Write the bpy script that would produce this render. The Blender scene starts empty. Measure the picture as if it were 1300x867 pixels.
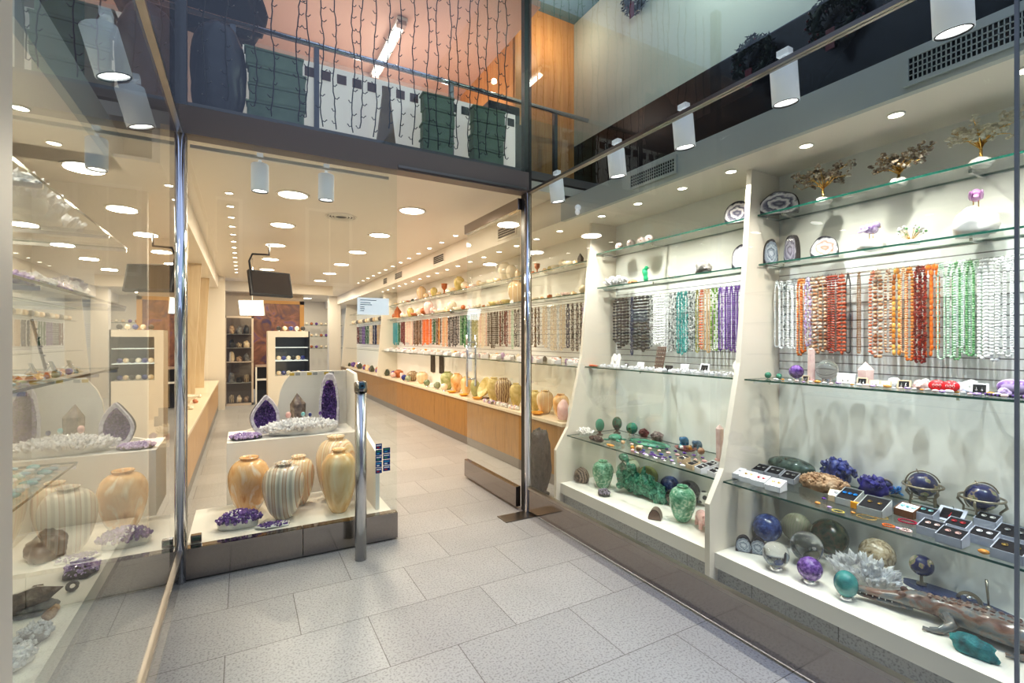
import bpy, bmesh, math, random
from mathutils import Vector, Matrix, noise, Euler

PI = math.pi
sc = bpy.context.scene
COL = sc.collection
rnd = random.Random(7)

# ------------------------------------------------------------------ measuring
# the camera stands 1.5 m up at the origin, turned 29.2 degrees from +Y (into the shop) to +X
FPX, CX, CY, EYE = 612.0, 650.0, 431.0, 1.5
YAW = math.radians(29.2)
FW = (math.sin(YAW), math.cos(YAW)); RT = (math.cos(YAW), -math.sin(YAW))
def ray(px, py=431.0):
    r = (px - CX) / FPX
    return FW[0] + r * RT[0], FW[1] + r * RT[1], (CY - py) / FPX
def PZ(px, py, z):              # a measured point on the level z -> (x, y, z, depth)
    X, Y, Zr = ray(px, py); t = (z - EYE) / Zr
    if z == .632 and X * t < 2.62: t = 2.62 / X      # stay on the glass shelf
    return X * t, Y * t, z, t
def PX(px, x, z):               # a point on the plane x at level z
    X, Y, _ = ray(px); t = x / X
    return x, Y * t, z, t
def PY(px, y, z):
    X, Y, _ = ray(px); t = y / Y
    return X * t, y, z, t

# ------------------------------------------------------------------ materials
MC = {}
def newmat(name):
    m = bpy.data.materials.new(name); m.use_nodes = True
    nt = m.node_tree
    return m, nt, nt.nodes['Principled BSDF']
def mat(name, col, rough=.5, metal=0., emit=0., coat=0., trans=0., alpha=1., ior=1.45, ecol=None):
    if name in MC: return MC[name]
    m, nt, b = newmat(name)
    b.inputs['Base Color'].default_value = (*col, 1)
    b.inputs['Roughness'].default_value = rough
    b.inputs['Metallic'].default_value = metal
    b.inputs['IOR'].default_value = ior
    if coat: b.inputs['Coat Weight'].default_value = coat
    if trans: b.inputs['Transmission Weight'].default_value = trans
    if alpha < 1: b.inputs['Alpha'].default_value = alpha
    if emit:
        b.inputs['Emission Color'].default_value = (*(ecol or col), 1)
        b.inputs['Emission Strength'].default_value = emit
    MC[name] = m
    return m
def nz(name, cols, scale=8., rough=.4, kind='noise', detail=4., distort=0., bump=0., bscale=None, metal=0.,
       stretch=(1, 1, 1), trans=0., coat=0., lo=.3, hi=.7, emit=0., space='Object'):
    """a mineral, stone or timber: a ramp of cols driven by noise, waves or cells"""
    if name in MC: return MC[name]
    m, nt, b = newmat(name)
    N, L = nt.nodes, nt.links
    tc = N.new('ShaderNodeTexCoord'); mp = N.new('ShaderNodeMapping')
    mp.inputs['Scale'].default_value = stretch
    L.new(tc.outputs[space], mp.inputs[0])
    if kind == 'wave':
        t = N.new('ShaderNodeTexWave'); t.inputs['Scale'].default_value = scale
        t.inputs['Distortion'].default_value = distort; t.inputs['Detail'].default_value = detail
        t.inputs['Detail Scale'].default_value = 1.5
        fac = t.outputs['Fac']
    elif kind == 'voronoi':
        t = N.new('ShaderNodeTexVoronoi'); t.inputs['Scale'].default_value = scale
        fac = t.outputs['Distance']
    else:
        t = N.new('ShaderNodeTexNoise'); t.inputs['Scale'].default_value = scale
        t.inputs['Detail'].default_value = detail; t.inputs['Distortion'].default_value = distort
        fac = t.outputs['Fac']
    L.new(mp.outputs[0], t.inputs['Vector'])
    r = N.new('ShaderNodeValToRGB'); el = r.color_ramp.elements
    n = len(cols)
    for i, c in enumerate(cols):
        p = lo + (hi - lo) * i / max(1, n - 1)
        e = el[i] if i < 2 else el.new(p)
        e.position = p; e.color = (*c, 1)
    L.new(fac, r.inputs[0]); L.new(r.outputs[0], b.inputs['Base Color'])
    b.inputs['Roughness'].default_value = rough; b.inputs['Metallic'].default_value = metal
    if trans: b.inputs['Transmission Weight'].default_value = trans
    if coat: b.inputs['Coat Weight'].default_value = coat
    if emit:
        L.new(r.outputs[0], b.inputs['Emission Color']); b.inputs['Emission Strength'].default_value = emit
    if bump:
        bp = N.new('ShaderNodeBump'); bp.inputs['Strength'].default_value = bump; bp.inputs['Distance'].default_value = .01
        if bscale:
            t2 = N.new('ShaderNodeTexNoise'); t2.inputs['Scale'].default_value = bscale; t2.inputs['Detail'].default_value = 5
            L.new(mp.outputs[0], t2.inputs['Vector']); L.new(t2.outputs['Fac'], bp.inputs['Height'])
        else: L.new(fac, bp.inputs['Height'])
        L.new(bp.outputs[0], b.inputs['Normal'])
    MC[name] = m
    return m

def glass_mat(name, tint=(.96, .985, .97), boost=1.0, base=.04):
    """thin architectural glass: clear straight through, mirror-like at a glancing angle"""
    if name in MC: return MC[name]
    m = bpy.data.materials.new(name); m.use_nodes = True; nt = m.node_tree; N, L = nt.nodes, nt.links
    N.clear()
    out = N.new('ShaderNodeOutputMaterial'); mix = N.new('ShaderNodeMixShader')
    tr = N.new('ShaderNodeBsdfTransparent'); tr.inputs[0].default_value = (*tint, 1)
    gl = N.new('ShaderNodeBsdfGlossy'); gl.inputs['Roughness'].default_value = 0.0
    gl.inputs['Color'].default_value = (1, 1, 1, 1)
    geo = N.new('ShaderNodeNewGeometry')
    dot = N.new('ShaderNodeVectorMath'); dot.operation = 'DOT_PRODUCT'
    L.new(geo.outputs['Incoming'], dot.inputs[0]); L.new(geo.outputs['Normal'], dot.inputs[1])
    def mth(op, a, b=None):
        n = N.new('ShaderNodeMath'); n.operation = op
        for i, v in enumerate((a, b)):
            if v is None: continue
            if isinstance(v, (int, float)): n.inputs[i].default_value = v
            else: L.new(v, n.inputs[i])
        return n.outputs[0]
    c = mth('ABSOLUTE', dot.outputs['Value'])
    f = mth('POWER', mth('SUBTRACT', 1.0, c), 5.0)
    f = mth('ADD', mth('MULTIPLY', f, (1 - base)), base)
    f2 = mth('MULTIPLY', f, 2 * boost); f2 = mth('DIVIDE', f2, mth('ADD', f, 1.0))
    f2 = mth('MULTIPLY', f2, mth('SUBTRACT', 1.0, geo.outputs['Backfacing']))
    f2 = mth('MINIMUM', f2, .95)
    L.new(f2, mix.inputs[0]); L.new(tr.outputs[0], mix.inputs[1]); L.new(gl.outputs[0], mix.inputs[2])
    L.new(mix.outputs[0], out.inputs[0])
    MC[name] = m
    return m

GLASS = glass_mat('pane_glass')
SHELFGLASS = glass_mat('shelf_glass', (.965, .985, .975), .7)
EDGE = mat('glass_edge', (.012, .085, .065), .12, coat=.5)
CASEGLASS = glass_mat('case_glass', (.97, .98, .98), .8)
WHITE = mat('white_paint', (.88, .85, .80), .45)
CREAM = mat('cream_laminate', (.80, .74, .65), .4)
CREAMC = mat('cream_ceiling', (.87, .80, .70), .35)
WALLW = mat('display_white', (.84, .84, .80), .5)
COLDLIT = mat('bulkhead_cold_lit', (.52, .54, .51), .5)  # shop's cream paint greyed, colder outside light put into the colour
DARKP = mat('dark_fascia', (.05, .045, .043), .3)
DARKV = mat('dark_void', (.012, .012, .015), .25)
STEEL = mat('polished_steel', (.36, .33, .31), .10, metal=1)
BRONZE = mat('bronze_rail', (.38, .35, .32), .28, metal=1)
CHROME = mat('chrome', (.75, .76, .80), .08, metal=1)
SPOTW = mat('spot_body', (.86, .88, .92), .4, emit=.22)  # housing glows faintly in place of light falling on it
BLACK = mat('black_plastic', (.012, .012, .014), .4)
VELVET = mat('black_velvet', (.01, .01, .014), .9)
BOXW = mat('white_card', (.85, .86, .9), .5)
GOLD = mat('gold', (.9, .6, .2), .2, metal=1)
SILVER = mat('silver', (.85, .85, .87), .15, metal=1)
LENS = mat('lamp_lens', (1, .93, .8), .5, emit=14)
LENSW = mat('big_lamp_lens', (1, .95, .86), .5, emit=11)
GREYST = mat('grey_side', (.52, .50, .47), .5)
BLUEBASE = mat('lapis_base', (.02, .04, .14), .2, coat=.5)

def granite():
    m, nt, b = newmat('granite_tiles'); N, L = nt.nodes, nt.links
    tc = N.new('ShaderNodeTexCoord'); mp = N.new('ShaderNodeMapping')
    mp.inputs['Location'].default_value = (-.26 + .665 * 6, -2.2 + .46 * 20, 0)
    L.new(tc.outputs['Object'], mp.inputs[0])
    br = N.new('ShaderNodeTexBrick'); br.inputs['Scale'].default_value = 1
    br.inputs['Brick Width'].default_value = .665; br.inputs['Row Height'].default_value = .46
    br.inputs['Mortar Size'].default_value = .0022; br.inputs['Mortar Smooth'].default_value = .1
    br.offset = .5; br.offset_frequency = 2
    br.inputs['Color1'].default_value = (.385, .38, .375, 1); br.inputs['Color2'].default_value = (.44, .435, .425, 1)
    br.inputs['Mortar'].default_value = (.16, .15, .14, 1)
    L.new(mp.outputs[0], br.inputs['Vector'])
    n1 = N.new('ShaderNodeTexNoise'); n1.inputs['Scale'].default_value = 95; n1.inputs['Detail'].default_value = 3
    L.new(tc.outputs['Object'], n1.inputs['Vector'])
    r1 = N.new('ShaderNodeValToRGB'); r1.color_ramp.elements[0].position = .36; r1.color_ramp.elements[0].color = (.64, .63, .63, 1)
    r1.color_ramp.elements[1].position = .50; r1.color_ramp.elements[1].color = (1.0, 1.0, 1.0, 1)
    L.new(n1.outputs['Fac'], r1.inputs[0])
    n2 = N.new('ShaderNodeTexNoise'); n2.inputs['Scale'].default_value = 2.2; n2.inputs['Detail'].default_value = 3
    L.new(tc.outputs['Object'], n2.inputs['Vector'])
    r2 = N.new('ShaderNodeValToRGB'); r2.color_ramp.elements[0].color = (.86, .86, .86, 1); r2.color_ramp.elements[1].color = (1.12, 1.12, 1.12, 1)
    L.new(n2.outputs['Fac'], r2.inputs[0])
    a = N.new('ShaderNodeMixRGB'); a.blend_type = 'MULTIPLY'; a.inputs[0].default_value = 1
    L.new(br.outputs['Color'], a.inputs[1]); L.new(r1.outputs[0], a.inputs[2])
    c = N.new('ShaderNodeMixRGB'); c.blend_type = 'MULTIPLY'; c.inputs[0].default_value = 1
    L.new(a.outputs[0], c.inputs[1]); L.new(r2.outputs[0], c.inputs[2])
    L.new(c.outputs[0], b.inputs['Base Color']); b.inputs['Roughness'].default_value = .34
    return m
GRANITE = granite()

def slat_mat():
    m, nt, b = newmat('slatwall_white'); N, L = nt.nodes, nt.links
    tc = N.new('ShaderNodeTexCoord'); sp = N.new('ShaderNodeSeparateXYZ'); L.new(tc.outputs['Object'], sp.inputs[0])
    def mth(op, a, bb):
        n = N.new('ShaderNodeMath'); n.operation = op
        if isinstance(a, float): n.inputs[0].default_value = a
        else: L.new(a, n.inputs[0])
        n.inputs[1].default_value = bb
        return n.outputs[0]
    q = mth('MODULO', sp.outputs['Z'], .052); line = mth('LESS_THAN', q, .006)
    mix = N.new('ShaderNodeMixRGB'); L.new(line, mix.inputs[0])
    mix.inputs[1].default_value = (.84, .85, .86, 1); mix.inputs[2].default_value = (.20, .20, .21, 1)
    L.new(mix.outputs[0], b.inputs['Base Color']); b.inputs['Roughness'].default_value = .45
    return m
SLAT = slat_mat()
WOOD = nz('honey_wood', [(.26, .125, .02), (.38, .19, .035), (.32, .155, .028)], 3, .35, stretch=(6, 6, .7), detail=6, distort=1.5, lo=.3, hi=.7, coat=.15)
WOODL = nz('light_wood', [(.62, .47, .30), (.74, .60, .42)], 3, .4, stretch=(5, 5, .6), detail=5, distort=1)
WOODC = nz('orange_cladding', [(.55, .24, .07), (.70, .36, .13)], 3, .4, stretch=(9, 9, .5), detail=4, distort=.6)

# ------------------------------------------------------------------ mesh builder
class MB:
    def __init__(s): s.v = []; s.f = []; s.m = []; s.sm = []
    def add(s, vs, fs, mi=0, smooth=True, M=None):
        b = len(s.v)
        s.v += [(M @ Vector(p)) if M else Vector(p) for p in vs]
        for f in fs:
            s.f.append(tuple(b + i for i in f)); s.m.append(mi); s.sm.append(smooth)
        return s
    def box(s, x0, x1, y0, y1, z0, z1, mi=0, M=None, bev=0):
        if bev:
            bm = bmesh.new(); bmesh.ops.create_cube(bm, size=1)
            for v in bm.verts: v.co = Vector(((x0+x1)/2+v.co.x*(x1-x0), (y0+y1)/2+v.co.y*(y1-y0), (z0+z1)/2+v.co.z*(z1-z0)))
            bmesh.ops.bevel(bm, geom=bm.edges[:], offset=bev, segments=2, affect='EDGES', profile=.6)
            bm.verts.index_update()
            s.add([v.co[:] for v in bm.verts], [tuple(v.index for v in f.verts) for f in bm.faces], mi, False, M); bm.free(); return s
        v = [(x, y, z) for z in (z0, z1) for y in (y0, y1) for x in (x0, x1)]
        return s.add(v, [(0, 2, 3, 1), (4, 5, 7, 6), (0, 1, 5, 4), (2, 6, 7, 3), (0, 4, 6, 2), (1, 3, 7, 5)], mi, False, M)
    def lathe(s, prof, n=24, mi=0, M=None, smooth=True, cap=True, sx=1., sy=1.):
        v = []; f = []
        for r, z in prof:
            for k in range(n):
                a = 2*PI*k/n; v.append((r*math.cos(a)*sx, r*math.sin(a)*sy, z))
        for i in range(len(prof)-1):
            for k in range(n):
                k2 = (k+1) % n
                f.append((i*n+k, i*n+k2, (i+1)*n+k2, (i+1)*n+k))
        if cap:
            f.append(tuple(range(n-1, -1, -1))); f.append(tuple((len(prof)-1)*n+k for k in range(n)))
        return s.add(v, f, mi, smooth, M)
    def sphere(s, c, r, n=16, m=10, mi=0, M=None, rot=None, smooth=True):
        if not isinstance(r, (tuple, list)): r = (r, r, r)
        v = [(0, 0, r[2])]
        for i in range(1, m):
            ph = PI*i/m
            for k in range(n):
                a = 2*PI*k/n; v.append((r[0]*math.sin(ph)*math.cos(a), r[1]*math.sin(ph)*math.sin(a), r[2]*math.cos(ph)))
        v.append((0, 0, -r[2])); f = []
        for k in range(n): f.append((0, 1+k, 1+(k+1) % n))
        for i in range(m-2):
            for k in range(n):
                k2 = (k+1) % n
                f.append((1+i*n+k, 1+(i+1)*n+k, 1+(i+1)*n+k2, 1+i*n+k2))
        e = len(v)-1; b = 1+(m-2)*n
        for k in range(n): f.append((e, b+(k+1) % n, b+k))
        R = Matrix.Translation(Vector(c)) @ (Euler(rot).to_matrix().to_4x4() if rot else Matrix())
        return s.add(v, f, mi, smooth, (M @ R) if M else R)
    def tube(s, pts, rads, n=8, mi=0, smooth=True, M=None, closed=False):
        pts = [Vector(p) for p in pts]
        if not isinstance(rads, (list, tuple)): rads = [rads]*len(pts)
        v = []; f = []; N = len(pts)
        ref = None
        for i, p in enumerate(pts):
            if closed: d = pts[(i+1) % N]-pts[i-1]
            else: d = pts[min(i+1, N-1)]-pts[max(i-1, 0)]
            d = d.normalized() if d.length > 1e-9 else Vector((0, 0, 1))
            if ref is None: ref = Vector((0, 0, 1)) if abs(d.z) < .9 else Vector((1, 0, 0))
            a = d.cross(ref).normalized(); b = d.cross(a).normalized()
            ref = -b if False else ref
            if abs(d.dot(ref)) > .95:
                ref = Vector((1, 0, 0)) if abs(d.x) < .9 else Vector((0, 1, 0)); a = d.cross(ref).normalized(); b = d.cross(a).normalized()
            for k in range(n):
                t = 2*PI*k/n; v.append(p + a*math.cos(t)*rads[i] + b*math.sin(t)*rads[i])
        for i in range(N if closed else N-1):
            j = (i+1) % N
            for k in range(n):
                k2 = (k+1) % n; f.append((i*n+k, i*n+k2, j*n+k2, j*n+k))
        if not closed: f.append(tuple(range(n-1, -1, -1))); f.append(tuple((N-1)*n+k for k in range(n)))
        return s.add(v, f, mi, smooth, M)
    def crystal(s, base, d, L, r, n=6, mi=0, tip=.3):
        d = Vector(d).normalized(); q = d.to_track_quat('Z', 'Y').to_matrix().to_4x4()
        M = Matrix.Translation(Vector(base)) @ q
        v = []; ph = rnd.random()
        for z, rr in ((0, r*.9), (L*(1-tip), r)):
            for k in range(n):
                a = 2*PI*(k+ph)/n; v.append((rr*math.cos(a), rr*math.sin(a), z))
        v.append((r*.15, 0, L)); f = []
        for k in range(n):
            k2 = (k+1) % n; f.append((k, k2, n+k2, n+k)); f.append((n+k, n+k2, 2*n))
        return s.add(v, f, mi, False, M)
    def poly(s, pts2, axis, a0, a1, mi=0, M=None):
        """prism of a 2D outline: axis 'y' -> outline in x,z ; axis 'x' -> outline in y,z ; axis 'z' -> outline in x,y"""
        def P(p, a): return (p[0], a, p[1]) if axis == 'y' else ((a, p[0], p[1]) if axis == 'x' else (p[0], p[1], a))
        n = len(pts2); v = [P(p, a0) for p in pts2]+[P(p, a1) for p in pts2]
        f = [tuple(range(n)), tuple(range(2*n-1, n-1, -1))]+[(i, n+i, n+(i+1) % n, (i+1) % n) for i in range(n)]
        return s.add(v, f, mi, False, M)
    def rock(s, c, size, seed=0, sub=3, amp=.35, freq=1.6, mi=0, flat=0., smooth=True, sharp=False, base=True, boxy=0):
        bm = bmesh.new(); bmesh.ops.create_icosphere(bm, subdivisions=sub, radius=1)
        off = Vector((seed*13.7, seed*7.3, seed*3.1))
        for v in bm.verts:
            p = v.co.copy()
            k = noise.noise(p*freq+off)
            k2 = noise.noise(p*freq*3.1+off)*.4
            if sharp: k = abs(k)*1.6-.5
            if boxy: p = p/max(abs(p.x), abs(p.y), abs(p.z))**boxy
            p = p*(1+amp*(k+k2))
            if base and p.z < -.55: p.z = -.55
            v.co = p
        zmin = min(v.co.z for v in bm.verts); zmax = max(v.co.z for v in bm.verts)
        xm = max(abs(v.co.x) for v in bm.verts); ym = max(abs(v.co.y) for v in bm.verts)
        for v in bm.verts:
            v.co = Vector((v.co.x/xm*size[0]/2+c[0], v.co.y/ym*size[1]/2+c[1], (v.co.z-zmin)/(zmax-zmin)*size[2]+c[2]))
        bm.verts.index_update()
        s.add([v.co[:] for v in bm.verts], [tuple(v.index for v in f.verts) for f in bm.faces], mi, smooth); bm.free()
        return s
    def mesh(s, name, mats):
        me = bpy.data.meshes.new(name)
        me.from_pydata([tuple(v) for v in s.v], [], s.f)
        for m in (mats if isinstance(mats, (list, tuple)) else [mats]): me.materials.append(m)
        me.polygons.foreach_set('material_index', s.m); me.polygons.foreach_set('use_smooth', s.sm)
        bm = bmesh.new(); bm.from_mesh(me); bmesh.ops.recalc_face_normals(bm, faces=bm.faces[:]); bm.to_mesh(me); bm.free()
        me.update(); return me
    def build(s, name, mats, parent=None, loc=None, rot=None):
        o = bpy.data.objects.new(name, s.mesh(name, mats)); COL.objects.link(o)
        if parent: o.parent = parent
        if loc: o.location = loc
        if rot: o.rotation_euler = rot
        return o

USED = {}
def tag(o, label, cat, group=None):
    o['label'] = label; o['category'] = cat
    if group: o['group'] = group
    return o
def thing(name, label, cat, loc=(0, 0, 0), rz=0., group=None):
    o = bpy.data.objects.new(name, None); COL.objects.link(o); o.empty_display_size = .05
    o.location = loc[:3]; o.rotation_euler = (0, 0, rz)
    return tag(o, label, cat, group)
def struct(name, mb, mats):
    o = mb.build(name, mats); o['kind'] = 'structure'; return o
KIDS = {}
def kids(o): return [c for c in bpy.data.objects if c.parent == o]
def dup(root, label, loc, rz=0., group=None, scale=1., tree=None):
    """copy a thing with its parts and their sub-parts; tree caches the part lists"""
    key = root.name
    if key not in KIDS: KIDS[key] = [(c, kids(c)) for c in kids(root)]
    r = root.copy(); COL.objects.link(r)
    r.location = loc[:3]; r.rotation_euler = (0, 0, rz); r['label'] = label
    r.scale = (scale,)*3 if not isinstance(scale, tuple) else scale
    if group: r['group'] = group
    for c, gg in KIDS[key]:
        d = c.copy(); COL.objects.link(d); d.parent = r
        for g in gg:
            h = g.copy(); COL.objects.link(h); h.parent = d
    return r
ORD = 'first second third fourth fifth sixth seventh eighth ninth tenth eleventh twelfth thirteenth fourteenth fifteenth sixteenth seventeenth eighteenth nineteenth'.split()
TENS = {2: ('twenty', 'twentieth'), 3: ('thirty', 'thirtieth'), 4: ('forty', 'fortieth'), 5: ('fifty', 'fiftieth'), 6: ('sixty', 'sixtieth'), 7: ('seventy', 'seventieth'), 8: ('eighty', 'eightieth'), 9: ('ninety', 'ninetieth'), 10: ('hundred', 'hundredth')}
def ordw(i):                      # 0 -> first
    n = i+1
    if n < 20: return ORD[n-1]
    t, u = divmod(n, 10)
    return TENS[t][1] if u == 0 else TENS[t][0]+'-'+ORD[u-1]

# ------------------------------------------------------------------ the setting
GX0, GX1, GY = -.34, 2.17, 3.60        # glass planes of the recess
BX = 3.17                              # wall behind the long display
LX = -1.25
YEND = 18.5
struct('floor', MB().box(-6, 8, -9, YEND, -.05, 0), GRANITE)
# long wall: lower part plain, slatwall bands, upper part plain
w = MB()
w.box(BX, BX+.1, -1.5, YEND, 0, 1.27); w.box(BX, BX+.1, -1.5, YEND, 1.27, 1.97, 1); w.box(BX, BX+.1, -1.5, YEND, 1.97, 2.85)
struct('wall_long_display', w, [WALLW, SLAT])
w = MB().box(LX-.1, LX, -1.5, 12.1, 0, 2.9); struct('wall_left', w, CREAM)
# partition closing the short display window towards the shop
struct('wall_partition', MB().box(LX, -.62, 4.45, 4.53, 0, 2.85), CREAM)
struct('wall_back', MB().box(-1.3, 3.2, YEND, YEND+.1, 0, 2.9), CREAM)
struct('ceiling', MB().box(-1.35, 3.27, GY+.10, YEND, 2.85, 2.93), CREAMC)
# boxed-in soffits over the displays
struct('trim_bulkhead_shop', MB().box(2.59, 2.63, GY+.1, YEND, 2.60, 2.85).box(2.63, BX, GY+.1, YEND, 2.60, 2.62), CREAMC)
struct('trim_bulkhead_long_window', MB().box(2.59, 2.63, -1.2, GY+.1, 2.60, 2.79), COLDLIT)
struct('trim_soffit_long_window', MB().box(2.63, BX, -1.2, GY+.1, 2.60, 2.62), CREAMC)
struct('trim_bulkhead_top', MB().box(2.63, BX, -1.2, GY+.1, 2.78, 2.79), DARKV)  # near-black sheet in place of the unlit void above
struct('trim_bulkhead_left_shop', MB().box(-.49, -.45, GY+.1, 12.1, 2.60, 2.85).box(LX, -.49, GY+.1, 12.1, 2.60, 2.62), CREAMC)
struct('trim_bulkhead_short_window', MB().box(-.72, -.68, -1.2, 3.98, 2.60, 2.80), COLDLIT)
struct('trim_soffit_short_window', MB().box(LX, -.72, -1.2, 3.98, 2.60, 2.62), CREAMC)
struct('trim_soffit_top', MB().box(LX-.1, -.72, -1.2, 3.98, 2.78, 2.80), COLDLIT)
# plinth with granite face and the white display floor of the long window
def plinth(name, x0, x1, y0, y1, facing):
    m = MB()
    m.box(x0, x1, y0, y1, .11, .20, 0)
    if facing > 0: m.box(x0+.03, x1, y0, y1, 0, .11, 1)
    else: m.box(x0, x1-.03, y0, y1, 0, .11, 1)
    struct(name, m, [mat('display_floor', (.86, .82, .74), .5), GRANITE])
plinth('trim_display_floor_long', 2.515, BX, -1.2, 3.62, 1)
plinth('trim_display_floor_short', LX, -.69, -1.2, 4.43, -1)
struct('trim_display_floor_centre', MB().box(GX0+.03, .995, 3.66, 4.40, .0, .195), mat('display_floor', (.86, .82, .74), .5))

# sloping side panels of the long display units
prof = [(2.47, 0), (2.47, .50), (2.60, .70), (2.76, 1.35), (2.83, 2.06), (2.875, 2.60), (BX, 2.60), (BX, 0)]
def side_panel(y, name='trim_side_panel'):
    struct(name, MB().poly([(a, b) for a, b in prof], 'y', y, y+.035, 0), CREAM)
profL = [(-.69, .2), (-.55, .70), (-.50, 1.35), (-.5, 2.6), (LX, 2.6), (LX, .2)]
for y in (1.965, 3.60): side_panel(y)
for y in (11.2, 15.8):
    struct('trim_side_panel', MB().poly([(2.70, .66), (2.76, 1.35), (2.86, 2.6), (BX, 2.6), (BX, .66)], 'y', y, y+.05, 0), CREAM)
for y in (6.4, 8.3, 10.2):
    struct('trim_side_panel', MB().poly([(-.60, .64), (-.60, 1.0), (-.52, 2.6), (LX, 2.6), (LX, .64)], 'y', y, y+.035, 0), WOODL)
struct('trim_pier', MB().box(-.75, -.33, 12.0, 12.3, 0, 2.85), CREAM)

# ---- steel skirts, rails, posts, beams
struct('trim_skirt_long', MB().box(GX1-.012, GX1+.012, -1.2, GY, .02, .205).box(GX1-.02, GX1+.02, -1.2, GY, .205, .225, 1), [STEEL, BRONZE])
struct('trim_skirt_short', MB().box(GX0-.012, GX0+.012, -1.2, GY, .02, .185).box(GX0-.02, GX0+.02, -1.2, GY, .185, .205, 1), [STEEL, BRONZE])
sk = MB()
for a, b_ in ((GX0+.03, .36), (.365, 1.02)): sk.box(a, b_, GY-.012, GY+.06, .01, .20)
struct('trim_skirt_centre', sk, STEEL)
struct('trim_rail_long', MB().box(GX1-.02, GX1+.02, -1.2, GY, 2.765, 2.785), BRONZE)
struct('trim_rail_short', MB().box(GX0-.02, GX0+.02, -1.2, GY, 2.765, 2.785), BRONZE)
struct('trim_post_left', MB().box(GX0-.05, GX0+.035, GY+.0, GY+.08, 0, 5.2).lathe([(.03, 0), (.03, 2.77)], 20, 1, Matrix.Translation((GX0+.005, GY-.01, 0))), [DARKP, CHROME])
struct('trim_post_right', MB().box(GX1-.02, GX1+.05, GY+.02, GY+.08, 0, 5.2).lathe([(.028, 0), (.028, 2.77)], 20, 1, Matrix.Translation((GX1-.005, GY-.005, 0))), [DARKP, CHROME])
struct('trim_beam', MB().box(GX0, GX1, GY-.02, GY+.10, 2.775, 2.95), mat('beam_brown', (.26, .21, .19), .4))
struct('trim_door_head', MB().box(1.02, GX1-.03, GY-.03, GY-.018, 2.79, 2.81), BRONZE)
struct('trim_slab_edge', MB().box(-1.3, 3.2, GY+.1, 6.0, 2.95, 3.02), mat('slab_grey', (.20, .18, .17), .5))
# glass
def pane(name, x0, x1, y0, y1, z0, z1, m=GLASS): return struct(name, MB().box(x0, x1, y0, y1, z0, z1), m)
pane('window_1', GX1-.005, GX1+.005, .565, GY-.04, .225, 2.765)
pane('window_2', GX1-.005, GX1+.005, -1.2, .555, .225, 2.765)
struct('trim_glass_joint', MB().box(GX1-.006, GX1+.006, .555, .565, .225, 2.765), mat('joint_grey', (.22, .24, .26), .3))
pane('window_3', GX0-.005, GX0+.005, 1.085, GY-.02, .205, 2.765)
struct('trim_glass_joint_short', MB().box(GX0-.012, GX0+.012, 1.00, 1.085, 0, 2.765), mat('joint_white', (.72, .64, .52), .4))
pane('window_4', GX0+.035, 1.015, GY-.005, GY+.005, .20, 2.775)
pane('window_5', GX0, GX1, GY-.005, GY+.005, 2.95, 5.2)
pane('window_6', GX1-.005, GX1+.005, -1.2, GY-.04, 2.785, 5.2)
pane('window_7', GX0-.005, GX0+.005, -1.2, GY-.02, 2.785, 5.2)
# open door leaf
dl = MB().box(2.125, 2.135, 3.68, 4.80, .20, 2.72)
dr = dl.build('door_1', GLASS); dr['kind'] = 'structure'
b = MB().box(2.105, 2.155, 3.70, 4.83, .02, .20, bev=.004).build('door_base_rail', STEEL, dr)
b = MB().box(2.105, 2.155, 3.66, 4.83, 2.64, 2.74, bev=.004).build('door_head_rail', STEEL, dr)
for sx in (-.05, .05):
    h = MB(); x = 2.13+sx
    h.tube([(x, 4.70, 1.0), (x, 4.70, 1.55)], .012, 12)
    h.tube([(2.13, 4.70, 1.08), (x, 4.70, 1.08)], .008, 8); h.tube([(2.13, 4.70, 1.47), (x, 4.70, 1.47)], .008, 8)
    h.build('door_handle', CHROME, dr)
tag(MB().box(1.88, 2.22, 3.46, 3.62, .001, .006).build('floor_hinge_plate', mat('hinge_plate', (.3, .28, .26), .3, metal=1)),
    'brushed metal floor hinge plate set in the granite by the open door', 'hinge plate')

# ---- mezzanine behind the upper glass
PINK = mat('mezzanine_ceiling', (.66, .46, .38), .55)
struct('ceiling_mezzanine', MB().box(-1.4, 2.43, 3.8, 5.8, 4.60, 4.66), PINK)
struct('wall_mezzanine_back', MB().box(-1.4, 2.45, 5.7, 5.8, 3.02, 4.6), mat('mezz_wall', (.60, .50, .45), .6))
struct('wall_mezzanine_wood', MB().box(2.43, 2.47, 4.3, 5.7, 3.0, 4.95).box(2.43, BX, 4.28, 4.32, 3.0, 4.95), WOODC)
struct('wall_upper_long', MB().box(BX, BX+.05, -1.5, 5.8, 2.85, 3.61, 0).box(BX, BX+.05, -1.5, 4.3, 3.61, 4.95, 1), [DARKV, mat('upper_grey', (.50, .55, .50), .6)])  # dark band paints the unlit void; grey-green paints a reflection in the glass
struct('ceiling_upper_long', MB().box(GX1, BX+.1, -1.5, 4.3, 4.95, 5.0), mat('upper_teal', (.10, .20, .24), .5))
struct('wall_upper_short', MB().box(LX-.1, LX, -1.5, 5.8, 2.9, 5.2), mat('upper_dark', (.06, .06, .06), .6))
# street side behind the viewer, seen only as reflections
fc = MB().box(-12, 12, -9.2, -9, 0, 8, 0)
for i in range(7):
    x = -10+i*3.1
    fc.box(x-.7, x+.7, -9.0, -8.95, 3.2, 5.6, 1); fc.box(x-.6, x+.6, -8.95, -8.93, 3.3, 5.5, 2); fc.box(x-.02, x+.02, -8.93, -8.9, 3.3, 5.5, 1)
struct('wall_street_facade', fc, [mat('facade', (.35, .30, .26), .8), mat('facade_trim', (.8, .78, .72), .6), mat('facade_glass', (.1, .1, .12), .1)])

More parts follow.
